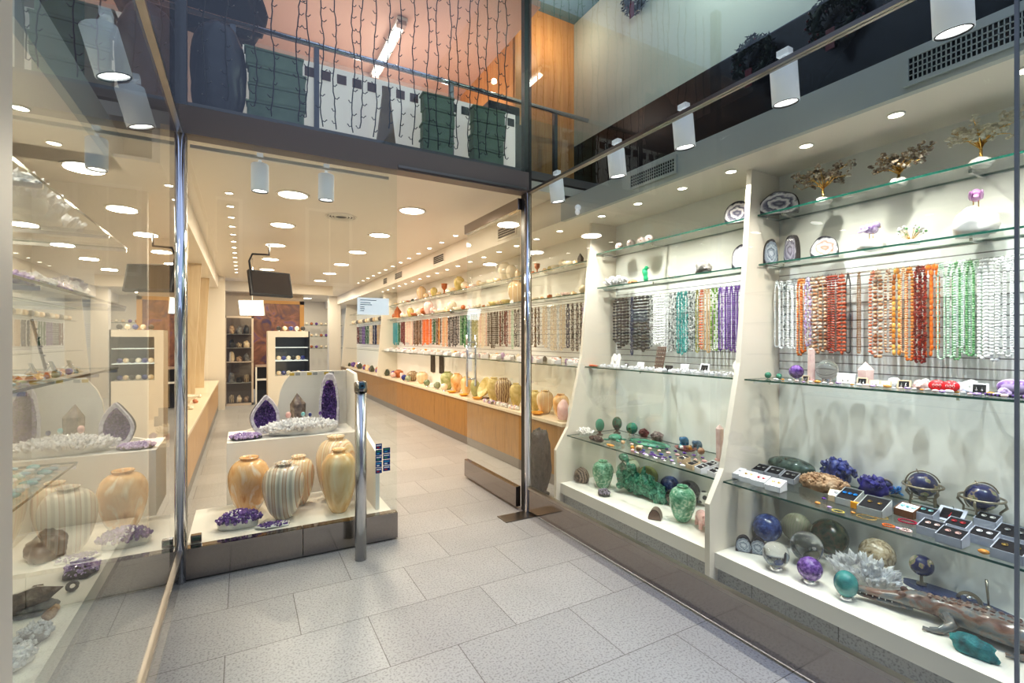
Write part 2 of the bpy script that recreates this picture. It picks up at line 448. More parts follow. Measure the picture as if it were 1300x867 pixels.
# ------------------------------------------------------------------ balcony things
t = thing('balustrade', 'steel handrail balustrade with frosted panel and row of brown squares on upper floor', 'railing', (0, 3.95, 3.02))
MB().tube([(-.38, 0, .73), (3.1, 0, .73)], .022, 12).build('handrail', CHROME, t)
for x in (-.06, .494, 1.6, 2.7):
    MB().box(x-.018, x+.018, -.01, .03, 0, .72).build('baluster_post', mat('dark_steel', (.14, .14, .15), .3, metal=.8), t)
frost = glass_mat('frost_glass', (.5, .5, .5))
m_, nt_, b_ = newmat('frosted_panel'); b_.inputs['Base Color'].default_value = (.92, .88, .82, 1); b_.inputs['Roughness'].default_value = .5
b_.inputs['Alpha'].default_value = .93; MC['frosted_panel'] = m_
b_.inputs['Emission Color'].default_value = (1, .93, .85, 1); b_.inputs['Emission Strength'].default_value = .22  # panel brightened by a faint glow of its own, no lamp in it
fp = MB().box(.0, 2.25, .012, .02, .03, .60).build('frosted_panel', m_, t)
MB().box(2.25, 3.05, .012, .02, .03, .60).build('clear_panel', GLASS, t)
BR = mat('square_brown', (.20, .11, .09), .5); BLQ = mat('square_blue', (.02, .10, .14), .4); DKQ = mat('square_dark', (.03, .025, .025), .4)
for i in range(19):
    x = .06+i*.117
    MB().box(x, x+.07, .006, .012, .485, .555).build('square_panel', (BLQ if i == 11 else (DKQ if i > 11 else BR)), fp)
# stacks of green boxes in front of it
gm = nz('green_box', [(.20, .28, .18), (.32, .42, .29)], 6, .7)
for (px, wd, nbx, lab) in ((352, .36, 4, 'dark green storage box on upper floor beside the black cloth stack, %s from the floor'),
                           (557, .26, 4, 'dark green storage box on upper floor near the tapered brown stand, %s from the floor'),
                           (617, .30, 4, 'dark green storage box on upper floor behind the steel post, %s from the floor')):
    x, y, z, tt = PY(px, 3.80, 3.02)
    for k in range(nbx):
        b = MB().box(-wd/2, wd/2, -.05, .05, 0, .105, bev=.012)
        o = thing('storage_box', lab % ORD[k], 'box', (x+rnd.uniform(-.02, .02), y, 3.025+k*.122), rnd.uniform(-.08, .08), 'green boxes on the upper floor')
        b.build('box_body', gm, o)
        MB().box(-wd/2-.008, wd/2+.008, -.055, .055, .105, .12, bev=.004).build('box_lid', gm, o)
# tapered brown stand
x, y, z, tt = PY(490, 3.80, 3.02)
tag(MB().poly([(-.075, 0), (.075, 0), (.02, .46), (-.02, .46)], 'y', -.02, .02).build('tapered_stand', nz('brown_stand', [(.24, .15, .08), (.36, .23, .12)], 5, .5), None, (x, y, 3.025)),
    'tall tapered brown wooden stand behind the upper glass', 'stand')
x, y, z, tt = PY(505, 3.78, 3.02)
# covered furniture at the dark end
x, y, z, tt = PY(277, 3.80, 3.02)
o = MB().rock((0, 0, 0), (.34, .16, .62), 4, 4, .16, 1.2, flat=0).build('covered_chair', nz('dark_cover', [(.02, .02, .025), (.07, .07, .08)], 4, .35, bump=.4), None, (x, y, 3.025))
tag(o, 'armchair under a dark shiny cover at the dim end of the upper floor', 'chair')
x, y, z, tt = PY(285, 4.02, 4)
o = MB().rock((0, 0, 0), (.62, .16, .81), 9, 4, .34, 2.2).build('black_garland', mat('garland_black', (.01, .01, .01), .7), None, (x-.02, y+.22, 3.78))
tag(o, 'bulky black drape bundle hanging above the handrail on upper floor', 'drape')
x, y, z, tt = PY(630, 4.3, 3.02)
o = thing('cardboard_case', 'black equipment case standing by the orange timber wall upstairs', 'case', (x, 4.2, 3.62))
MB().box(-.17, .17, -.08, .08, 0, .17, bev=.01).build('case_body', BLACK, o)
MB().tube([(-.05, -.085, .09), (-.05, -.11, .09), (.05, -.11, .09), (.05, -.085, .09)], .006, 6).build('case_handle', BLACK, o)
o = tag(MB().box(-.2, .2, -.1, .1, 0, .59).build('side_cabinet', mat('dark_cab', (.06, .04, .03), .5), None, (x, 4.2, 3.022)), 'low dark cabinet below the black case upstairs', 'cabinet')
# fluorescent batten
o = thing('fluorescent_lamp', 'long bright fluorescent tube batten on pink upper ceiling', 'lamp', (1.34, 4.55, 4.52))
MB().box(-.05, .05, 0, 1.15, .04, .075).build('batten', WHITE, o)
MB().tube([(0, .12, .02), (0, 1.05, .02)], .022, 10).build('tube', mat('tube_glow', (1, .97, .93), .5, emit=9), o)
MB().box(-.04, .04, .0, .07, 0, .045).build('end_cap', mat('endcap', (.5, .4, .36), .5), o)
MB().box(-.04, .04, 1.08, 1.15, 0, .045).build('end_cap', mat('endcap', (.5, .4, .36), .5), o)
# small wall lamp glow points
# string lights hanging inside the upper glass
cordm = mat('cord_black', (.012, .012, .012), .5)
xs = [75, 150, 245, 303, 385, 418, 465, 507, 568, 595, 640, 685, 722, 768, 815, 845, 887, 912, 950, 980, 1010, 1045, 1072]
NS = len(xs)
for i, q in enumerate(xs):
    x, y, _, _ = PY(230+q/2.6, 3.70, 4)
    r = random.Random(i*5+1); m = MB(); z0 = 2.99+r.uniform(0, .10); z = 5.15; pts = []; ph = r.uniform(0, 6)
    while z > z0:
        pts.append((x+.010*math.sin(z*9+ph)+r.uniform(-.005, .005), 3.70+r.uniform(-.004, .004), z)); z -= .045
    m.tube(pts, .0042, 5, 0)
    for k in range(2, len(pts), 2):
        p = Vector(pts[k]); s_ = r.choice((-1, 1)); dx = r.uniform(.02, .032)*s_
        m.tube([p, p+Vector((dx*.6, 0, -.006)), p+Vector((dx, 0, .008))], .0032, 4)
        m.sphere(p+Vector((dx*1.1, 0, .01)), .0045, 5, 4, 1)
    tag(m.build('string_light', [cordm, mat('bulb_clear', (.25, .22, .2), .2)]), '%s black cord of tiny lights in the upper window from the dark end' % ordw(i), 'string light', 'light cords hanging in the upper window')
# wreaths
wm = nz('wreath_needles', [(.008, .012, .012), (.03, .05, .04)], 30, .8); wr = mat('wreath_berry', (.10, .012, .02), .4)
def wreath(loc, R, label, rz):
    o = thing('wreath', label, 'wreath', loc, rz, 'dark berry wreaths in the upper window'); m = MB(); bb = MB()
    for k in range(420):
        a = rnd.uniform(0, 2*PI); b2 = rnd.uniform(0, 2*PI); rr = R*.30*math.sqrt(rnd.random())
        c = Vector(((R*.7+rr*math.cos(b2))*math.cos(a), rr*math.sin(b2), (R*.7+rr*math.cos(b2))*math.sin(a)))
        d = Vector((rnd.uniform(-1, 1), rnd.uniform(-1, 1), rnd.uniform(-1, 1))).normalized()*.022; e = d.cross(Vector((.3, .5, .8))).normalized()*.007
        m.add([c-d, c+e, c+d, c-e], [(0, 1, 2, 3)], 0, False)
        if k % 14 == 0: m.sphere(c*1.02, .008, 6, 5, 1)
    m.tube([(R*.7*math.cos(q*.3), 0, R*.7*math.sin(q*.3)) for q in range(21)], R*.14, 6, closed=True)
    m.build('needles', [wm, wr], o); MB().box(-.025, .025, -R*.32, -R*.28, -R-.05, -R*.55).build('ribbon', wr, o)
wreath((3.10, 3.25, 4.62), .18, 'round berry wreath hanging against the grey-green upper wall', -PI/2)
wreath((3.10, 1.58, 3.44), .165, 'dim reflected wreath above the rail between the two spotlights by the street', -PI/2)  # solid wreath built in place of a reflection in the glass
wreath((3.10, 2.11, 3.46), .165, 'dim reflected wreath above the rail further inside, over the middle spotlight', -PI/2)  # likewise a reflection modelled as a solid wreath

# ------------------------------------------------------------------ light fittings
KL = .42
def lamp(kind, name, loc, energy, col, size=.05, rot=(0, 0, 0), spot=2.0, blend=.6):
    L = bpy.data.lights.new(name, kind); L.energy = energy*KL; L.color = col
    if kind == 'AREA': L.shape = 'DISK'; L.size = size
    else: L.shadow_soft_size = size
    if kind == 'SPOT': L.spot_size = spot; L.spot_blend = blend
    o = bpy.data.objects.new(name, L); COL.objects.link(o); o.location = loc; o.rotation_euler = rot
    return o
def aim(o, tgt):
    d = Vector(tgt)-o.location; o.rotation_euler = d.to_track_quat('-Z', 'Y').to_euler()
WARM = (1, .84, .66); NEUT = (1, .93, .84)
RING = mat('lamp_ring', (.9, .85, .76), .4)
def downlight(r, lens, label, loc, group):
    o = thing('downlight', label, 'downlight', loc, 0, group)
    MB().lathe([(r, 0), (r*1.18, 0), (r*1.18, -.006), (r, -.008), (r, 0)], 24, cap=False).build('trim_ring', RING, o)
    MB().lathe([(r*.98, -.004), (r*.98, -.001)], 24).build('lens', lens, o)
    return o
g = 'large round ceiling lights'
d0 = None
for i, y in enumerate((4.92, 6.28, 7.66, 9.05, 10.4, 11.8)):
    for j, x in enumerate((.41, 1.55)):
        lab = 'large round recessed ceiling light, %s of the row on the %s' % (ORD[i], ('television side', 'long counter side')[j])
        if d0 is None: d0 = downlight(.125, LENSW, lab, (x, y, 2.85), g)
        else: dup(d0, lab, (x, y, 2.85), 0, g)
        lamp('AREA', 'ceiling_lamp', (x, y, 2.83), 44, WARM, .25)
for i, y in enumerate((13.6, 15.4, 17)):
    dup(d0, 'large round recessed ceiling light deep in the shop, %s beyond the dark window' % ORD[i], (1.55+.3, y, 2.85), 0, g)
    lamp('AREA', 'ceiling_lamp', (1.85, y, 2.83), 60, WARM, .25)
s0 = None
def small(lab, loc, g):
    global s0
    if s0 is None: s0 = downlight(.032, LENS, lab, loc, g); return s0
    return dup(s0, lab, loc, 0, g)
for i in range(13): small('small halogen downlight in shop ceiling, %s of the row by the television-side shelves' % ordw(i), (-.108, 5.14+i*.5, 2.85), 'small ceiling halogens, television side')
for i in range(15): small('small halogen downlight in shop ceiling, %s of the row along the vented bulkhead' % ordw(i), (2.41, 4.81+i*.5, 2.85), 'small ceiling halogens, bulkhead side')
for i in range(17):
    y = 4.02+i*.44
    small('small halogen under the shop bulkhead over the long counter, %s from the door' % ordw(i), (2.80, y, 2.60), 'halogens under the bulkhead over the counter')
    if i % 2 == 0: lamp('SPOT', 'soffit_spot', (2.80, y, 2.56), 34, WARM, .03, (0, math.radians(8), 0), 2.3, .8)
for i, y in enumerate((-.2, .25, .69, 1.14, 1.57, 2.05, 2.45, 2.90, 3.35)):
    small('small halogen set over the long window display, %s from the street end' % ordw(i), (2.785, y, 2.60), 'halogens over the long window display')
    lamp('SPOT', 'display_spot', (2.785, y, 2.565), 72, NEUT, .018, (0, math.radians(6), 0), 2.3, .8)
for i, y in enumerate((1.9, 2.6, 3.13, 3.6)):
    small('small halogen over the short window display, %s from the street end' % ordw(i), (-.92, y, 2.60), 'halogens over the short window display')
    lamp('SPOT', 'display_spot', (-.92, y, 2.565), 60, NEUT, .03, (0, 0, 0), 2.3, .8)

def spotlight(loc, label, group, tilt=(0, 0, 0), r=.062, h=.2):
    o = thing('cylinder_spotlight', label, 'spotlight', loc, 0, group)
    R = Euler(tilt).to_matrix().to_4x4()
    MB().lathe([(r*.9, -h/2+.012), (r*.93, -h/2), (r, -h/2), (r, h/2-.006), (r*.9, h/2), (.001, h/2)], 32, 0, R, cap=False).build('housing', SPOTW, o)
    MB().lathe([(r*.9, -h/2+.012), (.001, -h/2+.02)], 24, 0, R, cap=False).build('lens', mat('spot_glow', (1, .97, .92), .4, emit=5), o)
    MB().lathe([(r*.93, -h/2+.004), (r*.93, -h/2-.003), (r*.88, -h/2-.003), (r*.88, -h/2+.004)], 24, 0, R, cap=False).build('bezel', BLACK, o)
    q = R @ Vector((0, 0, h/2))
    MB().tube([q, (0, 0, h/2+.05)], .012, 8).box(-.02, .02, -.03, .03, h/2+.04, h/2+.07).build('bracket', SPOTW, o)
    return o
lp = 'white cylinder spotlight above the long window, '
for i, (px, py) in enumerate(((1209, 8), (996, 106), (868, 167), (783, 207), (707, 242))):
    X, Y, Zr = ray(px, py); tt = 2.33/X
    loc = (2.33, Y*tt, EYE+Zr*tt)
    spotlight(loc, lp+('next to the large vent by the street', 'second from the street', 'third from the street', 'over the smaller vent', 'beside the door post')[i], 'cylinder spotlights above the long window', (0, -.12, 0), .061, .19)
    L = lamp('SPOT', 'window_spot', (2.36, Y*tt, loc[2]-.13), 100, (.94, .97, 1), .015, (0, 0, 0), 1.25, .6); aim(L, (3.05, Y*tt-.05, .95))
tr = tag(MB().box(-.30, 1.0, 3.77, 3.80, 2.752, 2.775).build('spotlight_track', WHITE), 'thin white lighting track under the beam inside the centre window', 'track')
spotlight((.106, 3.80, 2.63), 'white cylinder spotlight over the centre display, the one by the short window corner', 'cylinder spotlights over the centre display', (0, 0, 0), .056, .19)
spotlight((.542, 3.80, 2.63), 'white cylinder spotlight over the centre display, the one towards the doorway', 'cylinder spotlights over the centre display', (.04, 0, 0), .056, .19)
for x in (.106, .542):
    L = lamp('SPOT', 'centre_spot', (x, 3.80, 2.51), 55, NEUT, .04, (0, 0, 0), 1.4, .7); aim(L, (x+.1, 4.15, .3))
spotlight((-.50, 2.6, 2.71), 'large tilted white cylinder spotlight over the short window, towards the street', 'cylinder spotlights over the short window', (.1, -.25, 0), .066, .2)
spotlight((-.50, 3.23, 2.74), 'tilted white cylinder spotlight over the short window, near the corner post', 'cylinder spotlights over the short window', (.1, -.25, 0), .066, .2)
for y in (2.6, 3.23): lamp('SPOT', 'window_spot', (-.52, y, 2.58), 8, NEUT, .05, (0, math.radians(-12), 0), 1.6, .7)
# tiny swivel spot near the door post
o = thing('swivel_spotlight', 'small white swivel spotlight on the bulkhead beside the door post', 'spotlight', (2.575, 3.42, 2.66))
MB().sphere((0, 0, 0), .028, 12, 8).build('housing', SPOTW, o); MB().sphere((-.02, -.02, -.045), (.022, .022, .026), 12, 8).build('shade', SPOTW, o)
# mezzanine and outside light
L = lamp('POINT', 'mezzanine_fill', (.8, 4.9, 3.6), 45, (1, .84, .74), .05); lamp('POINT', 'mezzanine_fill', (1.9, 4.8, 3.6), 45, (1, .84, .74), .05)  # unseen points, added to brighten the mezzanine ceiling
L = lamp('POINT', 'mezzanine_fill', (2.75, 3.95, 4.6), 14, (1, .8, .6), .03)

# ------------------------------------------------------------------ vents, ceiling speaker, television
def vent(loc, wx, h, label, facing='x', n=14):
    o = thing('air_vent', label, 'vent', loc, 0, 'rectangular air vents on the bulkhead')
    MB().box(-.004, 0, -wx/2, wx/2, -h/2, h/2).build('recess', DARKV, o)
    m = MB()
    for a, b2, c, d in ((-wx/2-.02, wx/2+.02, h/2, h/2+.02), (-wx/2-.02, wx/2+.02, -h/2-.02, -h/2), (-wx/2-.02, -wx/2, -h/2, h/2), (wx/2, wx/2+.02, -h/2, h/2)): m.box(-.012, 0, a, b2, c, d)
    m.build('frame', COLDLIT if loc[1] < 3.6 else CREAMC, o)
    g_ = MB()
    for k in range(1, 4): g_.box(-.010, -.004, -wx/2, wx/2, -h/2+k*h/4-.002, -h/2+k*h/4+.002)
    if loc[1] < 3.6:
        for k in range(1, n): y = -wx/2+k*wx/n; g_.box(-.010, -.004, y-.002, y+.002, -h/2, h/2)
    g_.build('grille', COLDLIT if loc[1] < 3.6 else CREAMC, o)
# large vent: px 1155..1295
Yv0 = PX(1155, 2.59, 2.7)[1]; Yv1 = PX(1330, 2.59, 2.7)[1]
vent((2.59, (Yv0+Yv1)/2, 2.695), Yv0-Yv1, .10, 'large grey air vent grille above the long window near the street', n=26)
a, b2 = PX(802, 2.59, 2.7)[1], PX(857, 2.59, 2.7)[1]
vent((2.59, (a+b2)/2, 2.70), a-b2, .085, 'smaller grey air vent grille above the long window between spotlights', n=20)
for i, (px0, px1) in enumerate(((633, 655), (551, 564), (502, 511), (487, 492))):
    a, b2 = PX(px0, 2.59, 2.7)[1], PX(px1, 2.59, 2.7)[1]
    vent((2.59, (a+b2)/2, 2.715), a-b2, .11, 'cream slotted air vent on shop bulkhead, %s from the doorway' % ORD[i])
x, y, z, tt = PZ(433, 275, 2.85)
o = thing('ceiling_diffuser', 'round ribbed air diffuser in shop ceiling between the large lights', 'vent', (x, y, 2.85))
m = MB()
for r_ in (.15, .12, .09, .06): m.lathe([(r_, 0), (r_+.008, -.012), (r_+.016, -.002)], 28, cap=False)
m.build('rings', RING, o); MB().lathe([(.14, -.001), (.14, -.002)], 24).build('opening', DARKV, o)
o = thing('television', 'black flat television hung from the ceiling by a bent bracket', 'television', (.34, 7.5, 2.27), math.radians(24))
Rt = Matrix.Rotation(math.radians(-14), 4, 'X')
MB().box(-.29, .29, -.03, .03, -.18, .18, 0, Rt, bev=.01).build('housing', BLACK, o)
MB().box(-.26, .26, -.034, -.029, -.15, .155, 0, Rt).build('screen', mat('tv_screen', (.03, .025, .025), .08, coat=1), o)
MB().tube([(-.22, .05, -.05), (-.25, .08, .30), (-.21, .08, .40), (.02, .08, .42), (.02, .08, .57)], .014, 8).build('bracket', BLACK, o)
o = thing('monitor_screen', 'small tilted screen glowing bluish white, hung over the aisle', 'monitor', (.13, 9.0, 2.02), math.radians(-20))
Rt = Matrix.Rotation(math.radians(18), 4, 'X')
MB().box(-.19, .19, -.015, .015, -.13, .13, 0, Rt, bev=.006).build('housing', WHITE, o)
MB().box(-.18, .18, -.018, -.014, -.12, .12, 0, Rt).build('screen', mat('bright_screen', (.75, .86, 1), .3, emit=2.2), o)
MB().tube([(0, .03, .05), (0, .03, .82)], .01, 8).build('pole', SILVER, o)

# ------------------------------------------------------------------ notice, stickers, barrier post
x0 = PY(454, 3.60, 1.8); x1 = PY(494, 3.60, 1.8)
o = thing('paper_notice', 'white paper notice taped inside the centre glass panel', 'notice', ((x0[0]+x1[0])/2, 3.61, 1.745))
wn = x1[0]-x0[0]
MB().box(-wn/2, wn/2, 0, .001, -.062, .062).build('sheet', mat('paper', (.85, .88, .93), .6, emit=.6), o)  # sheet glows in place of light falling on its outer face
tm = MB()
for k, (l, zz) in enumerate(((.62, .042), (.40, .022), (.45, .008), (.16, -.008), (.18, -.022), (.15, -.036))): tm.box(-wn/2+.02, -wn/2+.02+l*(wn-.04), -.001, 0, zz, zz+.005)
tm.build('text_lines', mat('ink', (.15, .17, .25), .6), o)
SB = [mat('sticker_blue', (.01, .05, .22), .3), mat('sticker_white', (.8, .85, .9), .3), mat('sticker_cyan', (.05, .35, .6), .3), mat('sticker_red', (.5, .04, .03), .3), mat('sticker_green', (.05, .3, .12), .3)]
k = 0
for c, (pxa, pxb) in enumerate(((477, 485), (486.5, 495.5))):
    for r_ in range(5 if c == 0 else 4):
        X0, X1 = PY(pxa, 3.588, 1)[0], PY(pxb, 3.588, 1)[0]; depth = 3.66
        py = 563+r_*7.6 + (6 if c else 0); zt = EYE-(py-CY)/FPX*PY(486, 3.588, 1)[3]; zb = zt-.040
        o = thing('payment_sticker', 'small blue payment sticker on centre glass, %s down the %s column' % (ORD[r_], ('inner', 'doorway')[c]), 'sticker', ((X0+X1)/2, 3.592, (zt+zb)/2), 0, 'blue payment stickers on the glass')
        hw = (X1-X0)/2; MB().box(-hw, hw, 0, .001, -.02, .02).build('card', SB[0], o)
        mk = MB(); a = (k*3) % 4
        mk.box(-hw*.75, hw*.75, -.001, 0, .004, .012, [1, 2, 1, 4][a]); mk.box(-hw*.6, hw*.2, -.001, 0, -.012, -.003, [3, 1, 4, 2][a])
        mk.build('logo', SB, o); k += 1
# barrier post
x, y, z, tt = PZ(458, 710, 0)
o = thing('barrier_post', 'brushed steel standing post with slanted slotted top outside the centre window', 'post', (x, y, 0))
MB().lathe([(.038, 0), (.038, 1.17)], 32).build('tube', mat('brushed_steel', (.62, .62, .63), .22, metal=1), o)
Mx = Matrix.Translation((0, 0, 1.17)) @ Matrix.Rotation(math.radians(-12), 4, 'X')
MB().lathe([(.040, -.03), (.044, -.02), (.044, .035), (.038, .042), (0.0, .042)], 32, 0, Mx, cap=False).build('slanted_cap', STEEL, o)
Mf = Mx @ Matrix.Translation((0, -.044, .0))
MB().box(-.02, .02, -.004, .004, -.012, .03, 0, Mf, bev=.003).build('reader_plate', mat('reader_blue', (.08, .16, .22), .2), o)
MB().box(-.008, .008, -.008, -.003, .0, .014, 0, Mf).build('slot', BLACK, o)
# little corner clamp blocks on the centre glass
for i, (px, py) in enumerate(((247, 683),)):
    o = tag(MB().box(-.03, .03, -.02, .02, 0, .05, bev=.004).box(-.02, .02, -.025, -.02, .02, .04, 1).build('glass_clamp', [STEEL, mat('clamp_green', (.05, .12, .08), .4)], None, (-.26, 3.70, .197)), 'small metal clamp block with green marking in the window corner', 'clamp')

# ------------------------------------------------------------------ shelves
def shelf(name, x0, x1, y0, y1, z, label, group, brackets=True):
    o = thing('glass_shelf', label, 'shelf', (0, 0, 0), 0, group)
    m = MB(); m.box(x0, x1, y0, y1, z-.010, z)
    s_ = m.mesh('glass_shelf_mesh', [SHELFGLASS, EDGE])
    for p in s_.polygons:
        if abs(p.normal.z) < .5: p.material_index = 1
    b_ = bpy.data.objects.new('shelf_plate', s_); COL.objects.link(b_); b_.parent = o
    if brackets:
        yy = y0+.02
        while True:
            MB().box(x0+.06 if x0 > 1 else x0+.05, x1, yy, yy+.012, z-.028, z-.012).build('bracket', SILVER, o)
            if yy > y1-.1: break
            yy = min(yy+.9, y1-.03)
    return o
g = 'glass shelves of the long window'
for nm, ya, yb in (('street-end bay', .0, 1.955), ('inner bay', 2.01, 3.59)):
    for x0, z, lv in ((2.925, 2.31, 'topmost'), (2.93, 1.99, 'second highest'), (2.785, 1.25, 'middle, under the necklaces'), (2.58, .63, 'lowest')):
        shelf('s', x0 if lv != 'topmost' else 2.92, 3.165, ya, yb, z, 'green-edged glass shelf, %s in the %s of the long window' % (lv, nm), g)
g = 'glass shelves along the shop wall'
for sec, (ya, yb) in enumerate(((3.66, 7.4), (7.42, 11.18), (11.28, 15.7))):
    for x0, z, lv in ((2.93, 2.27, 'topmost'), (2.93, 1.96, 'second highest'), (2.80, 1.24, 'long low')):
        shelf('s', x0, 3.165, ya, yb, z, 'glass shelf on the shop wall, %s, %s run from the doorway' % (lv, ORD[sec]), g, sec < 2)
g = 'glass shelves of the short window'
for x1, z, y1, lv in ((-.57, 2.02, 3.45, 'topmost'), (-.575, 1.687, 3.45, 'second'), (-.61, 1.345, 3.45, 'third, carrying jewellery'), (-.65, .95, 2.86, 'lowest, with turquoise')):
    shelf('s', -1.24, x1, 1.2, y1, z, 'glass shelf of the short window, %s' % lv, g)
# necklace rails
for nm, ya, yb in (('street-end bay of the long window', .1, 1.94), ('inner bay of the long window', 2.03, 3.57), ('shop wall by the door', 3.70, 7.4), ('shop wall further in', 7.45, 11.1)):
    MB_ = MB().tube([(3.09, ya, 1.885), (3.09, yb, 1.885)], .005, 6)
    y = ya+.1
    while y < yb: MB_.tube([(3.09, y, 1.885), (BX, y, 1.885)], .004, 5); y += .5
    tag(MB_.build('necklace_rail', SILVER), 'thin chrome rail holding necklaces on the %s' % nm, 'rail')

# ------------------------------------------------------------------ counters
def counter(x0, x1, y0, y1, label, facing, top=.66, pw=.62, wood=WOOD):
    o = thing('display_counter', label, 'counter', (0, 0, 0))
    xf = x0 if facing < 0 else x1
    MB().box(x0-.02 if facing < 0 else x0, x1 if facing < 0 else x1+.02, y0, y1, top-.035, top, bev=.004).build('worktop', mat('counter_top', (.82, .70, .54), .3), o)
    MB().box(min(xf, xf-facing*.03), max(xf, xf-facing*.03), y0, y1, 0, .11).build('kickplate', mat('kick_grey', (.25, .23, .21), .3, metal=.6), o)
    y = y0; 
    while y < y1-.05:
        e = min(y+pw, y1)
        MB().box(min(xf, xf-facing*.025), max(xf, xf-facing*.025), y+.002, e-.002, .11, top-.035).build('door_panel', wood, o); y = e
    return o
counter(2.80, BX-.002, 3.95, 16.5, 'long honey wood counter along the shop wall', -1)
counter(LX+.002, -.45, 4.9, 11.9, 'low wooden counter with pale top on the television side of the shop', 1, .64, .7, nz('counter_wood_side', [(.50, .30, .14), (.62, .40, .2)], 3, .35, stretch=(6, 6, .6), detail=5, distort=1))

# ------------------------------------------------------------------ mineral and ware makers
def fit(loc, r):                # keep a piece clear of the long wall
    x, y, z = loc[:3]
    if x > 1.5 and x+r > BX-.006 and z < 2.7:
        f = (BX-.006-r)/x; return (x*f, y*f, z)
    return (x, y, z)
def vase_prof(h, w, shoulder=.68, neck=.42, foot=.42, lip=.5):
    r = w/2
    return [(foot*r*.9, 0), (foot*r, .01*h), (r*.66, .12*h), (r*.83, .28*h), (r*.96, .46*h), (r, shoulder*h*.92), (r*.97, shoulder*h*1.08),
            (r*.82, .86*h), (r*.60, .925*h), (neck*r, .945*h), (neck*r, .965*h), (lip*r, .978*h), (lip*r, .997*h), (lip*r*.9, h), (neck*r*.75, .985*h), (neck*r*.7, .90*h)]
def smooth_prof(p, it=2):
    for _ in range(it):
        q = [p[0]]
        for a, b in zip(p, p[1:]): q += [(a[0]*.75+b[0]*.25, a[1]*.75+b[1]*.25), (a[0]*.25+b[0]*.75, a[1]*.25+b[1]*.75)]
        q.append(p[-1]); p = q
    return p
def vase(loc, h, w, m, label, group=None, rz=None, **k):
    loc = fit(loc, w/2); o = thing('stone_vase', label, 'vase', loc, -YAW+rnd.uniform(-.25, .25) if rz is None else rz, group)
    p = vase_prof(h, w, **k); MB().lathe(smooth_prof(p[:10], 2), 40, cap=True).build('body', m, o)
    MB().lathe(smooth_prof(p[9:], 1), 40, cap=False).build('rim', m, o)
    return o
def cluster(loc, size, n, label, mb, mc, seed=1, L=.03, r=.007, name='crystal_cluster', cat='crystal cluster', group=None, rz=0, up=.8, sub=3, amp=.3, flatr=.9, tilt=0):
    loc = fit(loc, size[0]/2+L*.6 if abs(rz) < .1 else max(size[:2])/2+.01); o = thing(name, label, cat, loc, rz, group)
    R = random.Random(seed); global rnd
    keep, rnd = rnd, R
    base = MB().rock((0, 0, 0), size, seed, sub, amp); base.build('rock_base', mb, o)
    c = MB(); sx, sy, sz = size
    for k in range(n):
        u, v = R.uniform(-1, 1), R.uniform(-1, 1)
        if u*u+v*v > 1: continue
        p = (u*sx/2*flatr, v*sy/2*flatr, sz*(.92*math.sqrt(max(0, 1-.72*(u*u+v*v))))-L*.45)
        d = (u*.9+R.uniform(-.5, .5), v*.9+R.uniform(-.5, .5), up+R.uniform(0, .5))
        f = R.uniform(.55, 1.5); c.crystal(p, d, L*f, r*R.uniform(.6, 1.5), 6)
    c.build('crystal_points', mc, o); rnd = keep
    if tilt: o.rotation_euler[0] = tilt
    return o
def rockthing(loc, size, label, m, seed=1, name='rock', cat='rock', amp=.3, freq=1.6, sub=4, smooth=True, group=None, rz=0, sharp=False):
    loc = fit(loc, size[0]/2)
    o = MB().rock((0, 0, 0), size, seed, sub, amp, freq, 0, 0, smooth, sharp).build(name, m, None, loc[:3], (0, 0, rz))
    return tag(o, label, cat, group)
def ball(loc, r, m, label, group=None, name='mineral_sphere', stand=True, sz=1., sm=None, cat='sphere'):
    loc = fit(loc, r); o = thing(name, label, cat, loc, rnd.uniform(0, 6), group)
    hs = r*.22 if stand else 0
    MB().sphere((0, 0, hs+r*sz*.985), (r, r, r*sz), 32, 20).build('ball', m, o)
    if stand: MB().lathe([(r*.52, 0), (r*.55, r*.05), (r*.42, r*.16), (r*.50, r*.30), (r*.44, r*.30), (r*.36, r*.16), (r*.4, 0)], 24, cap=False).build('ring_stand', sm or SILVER, o)
    return o
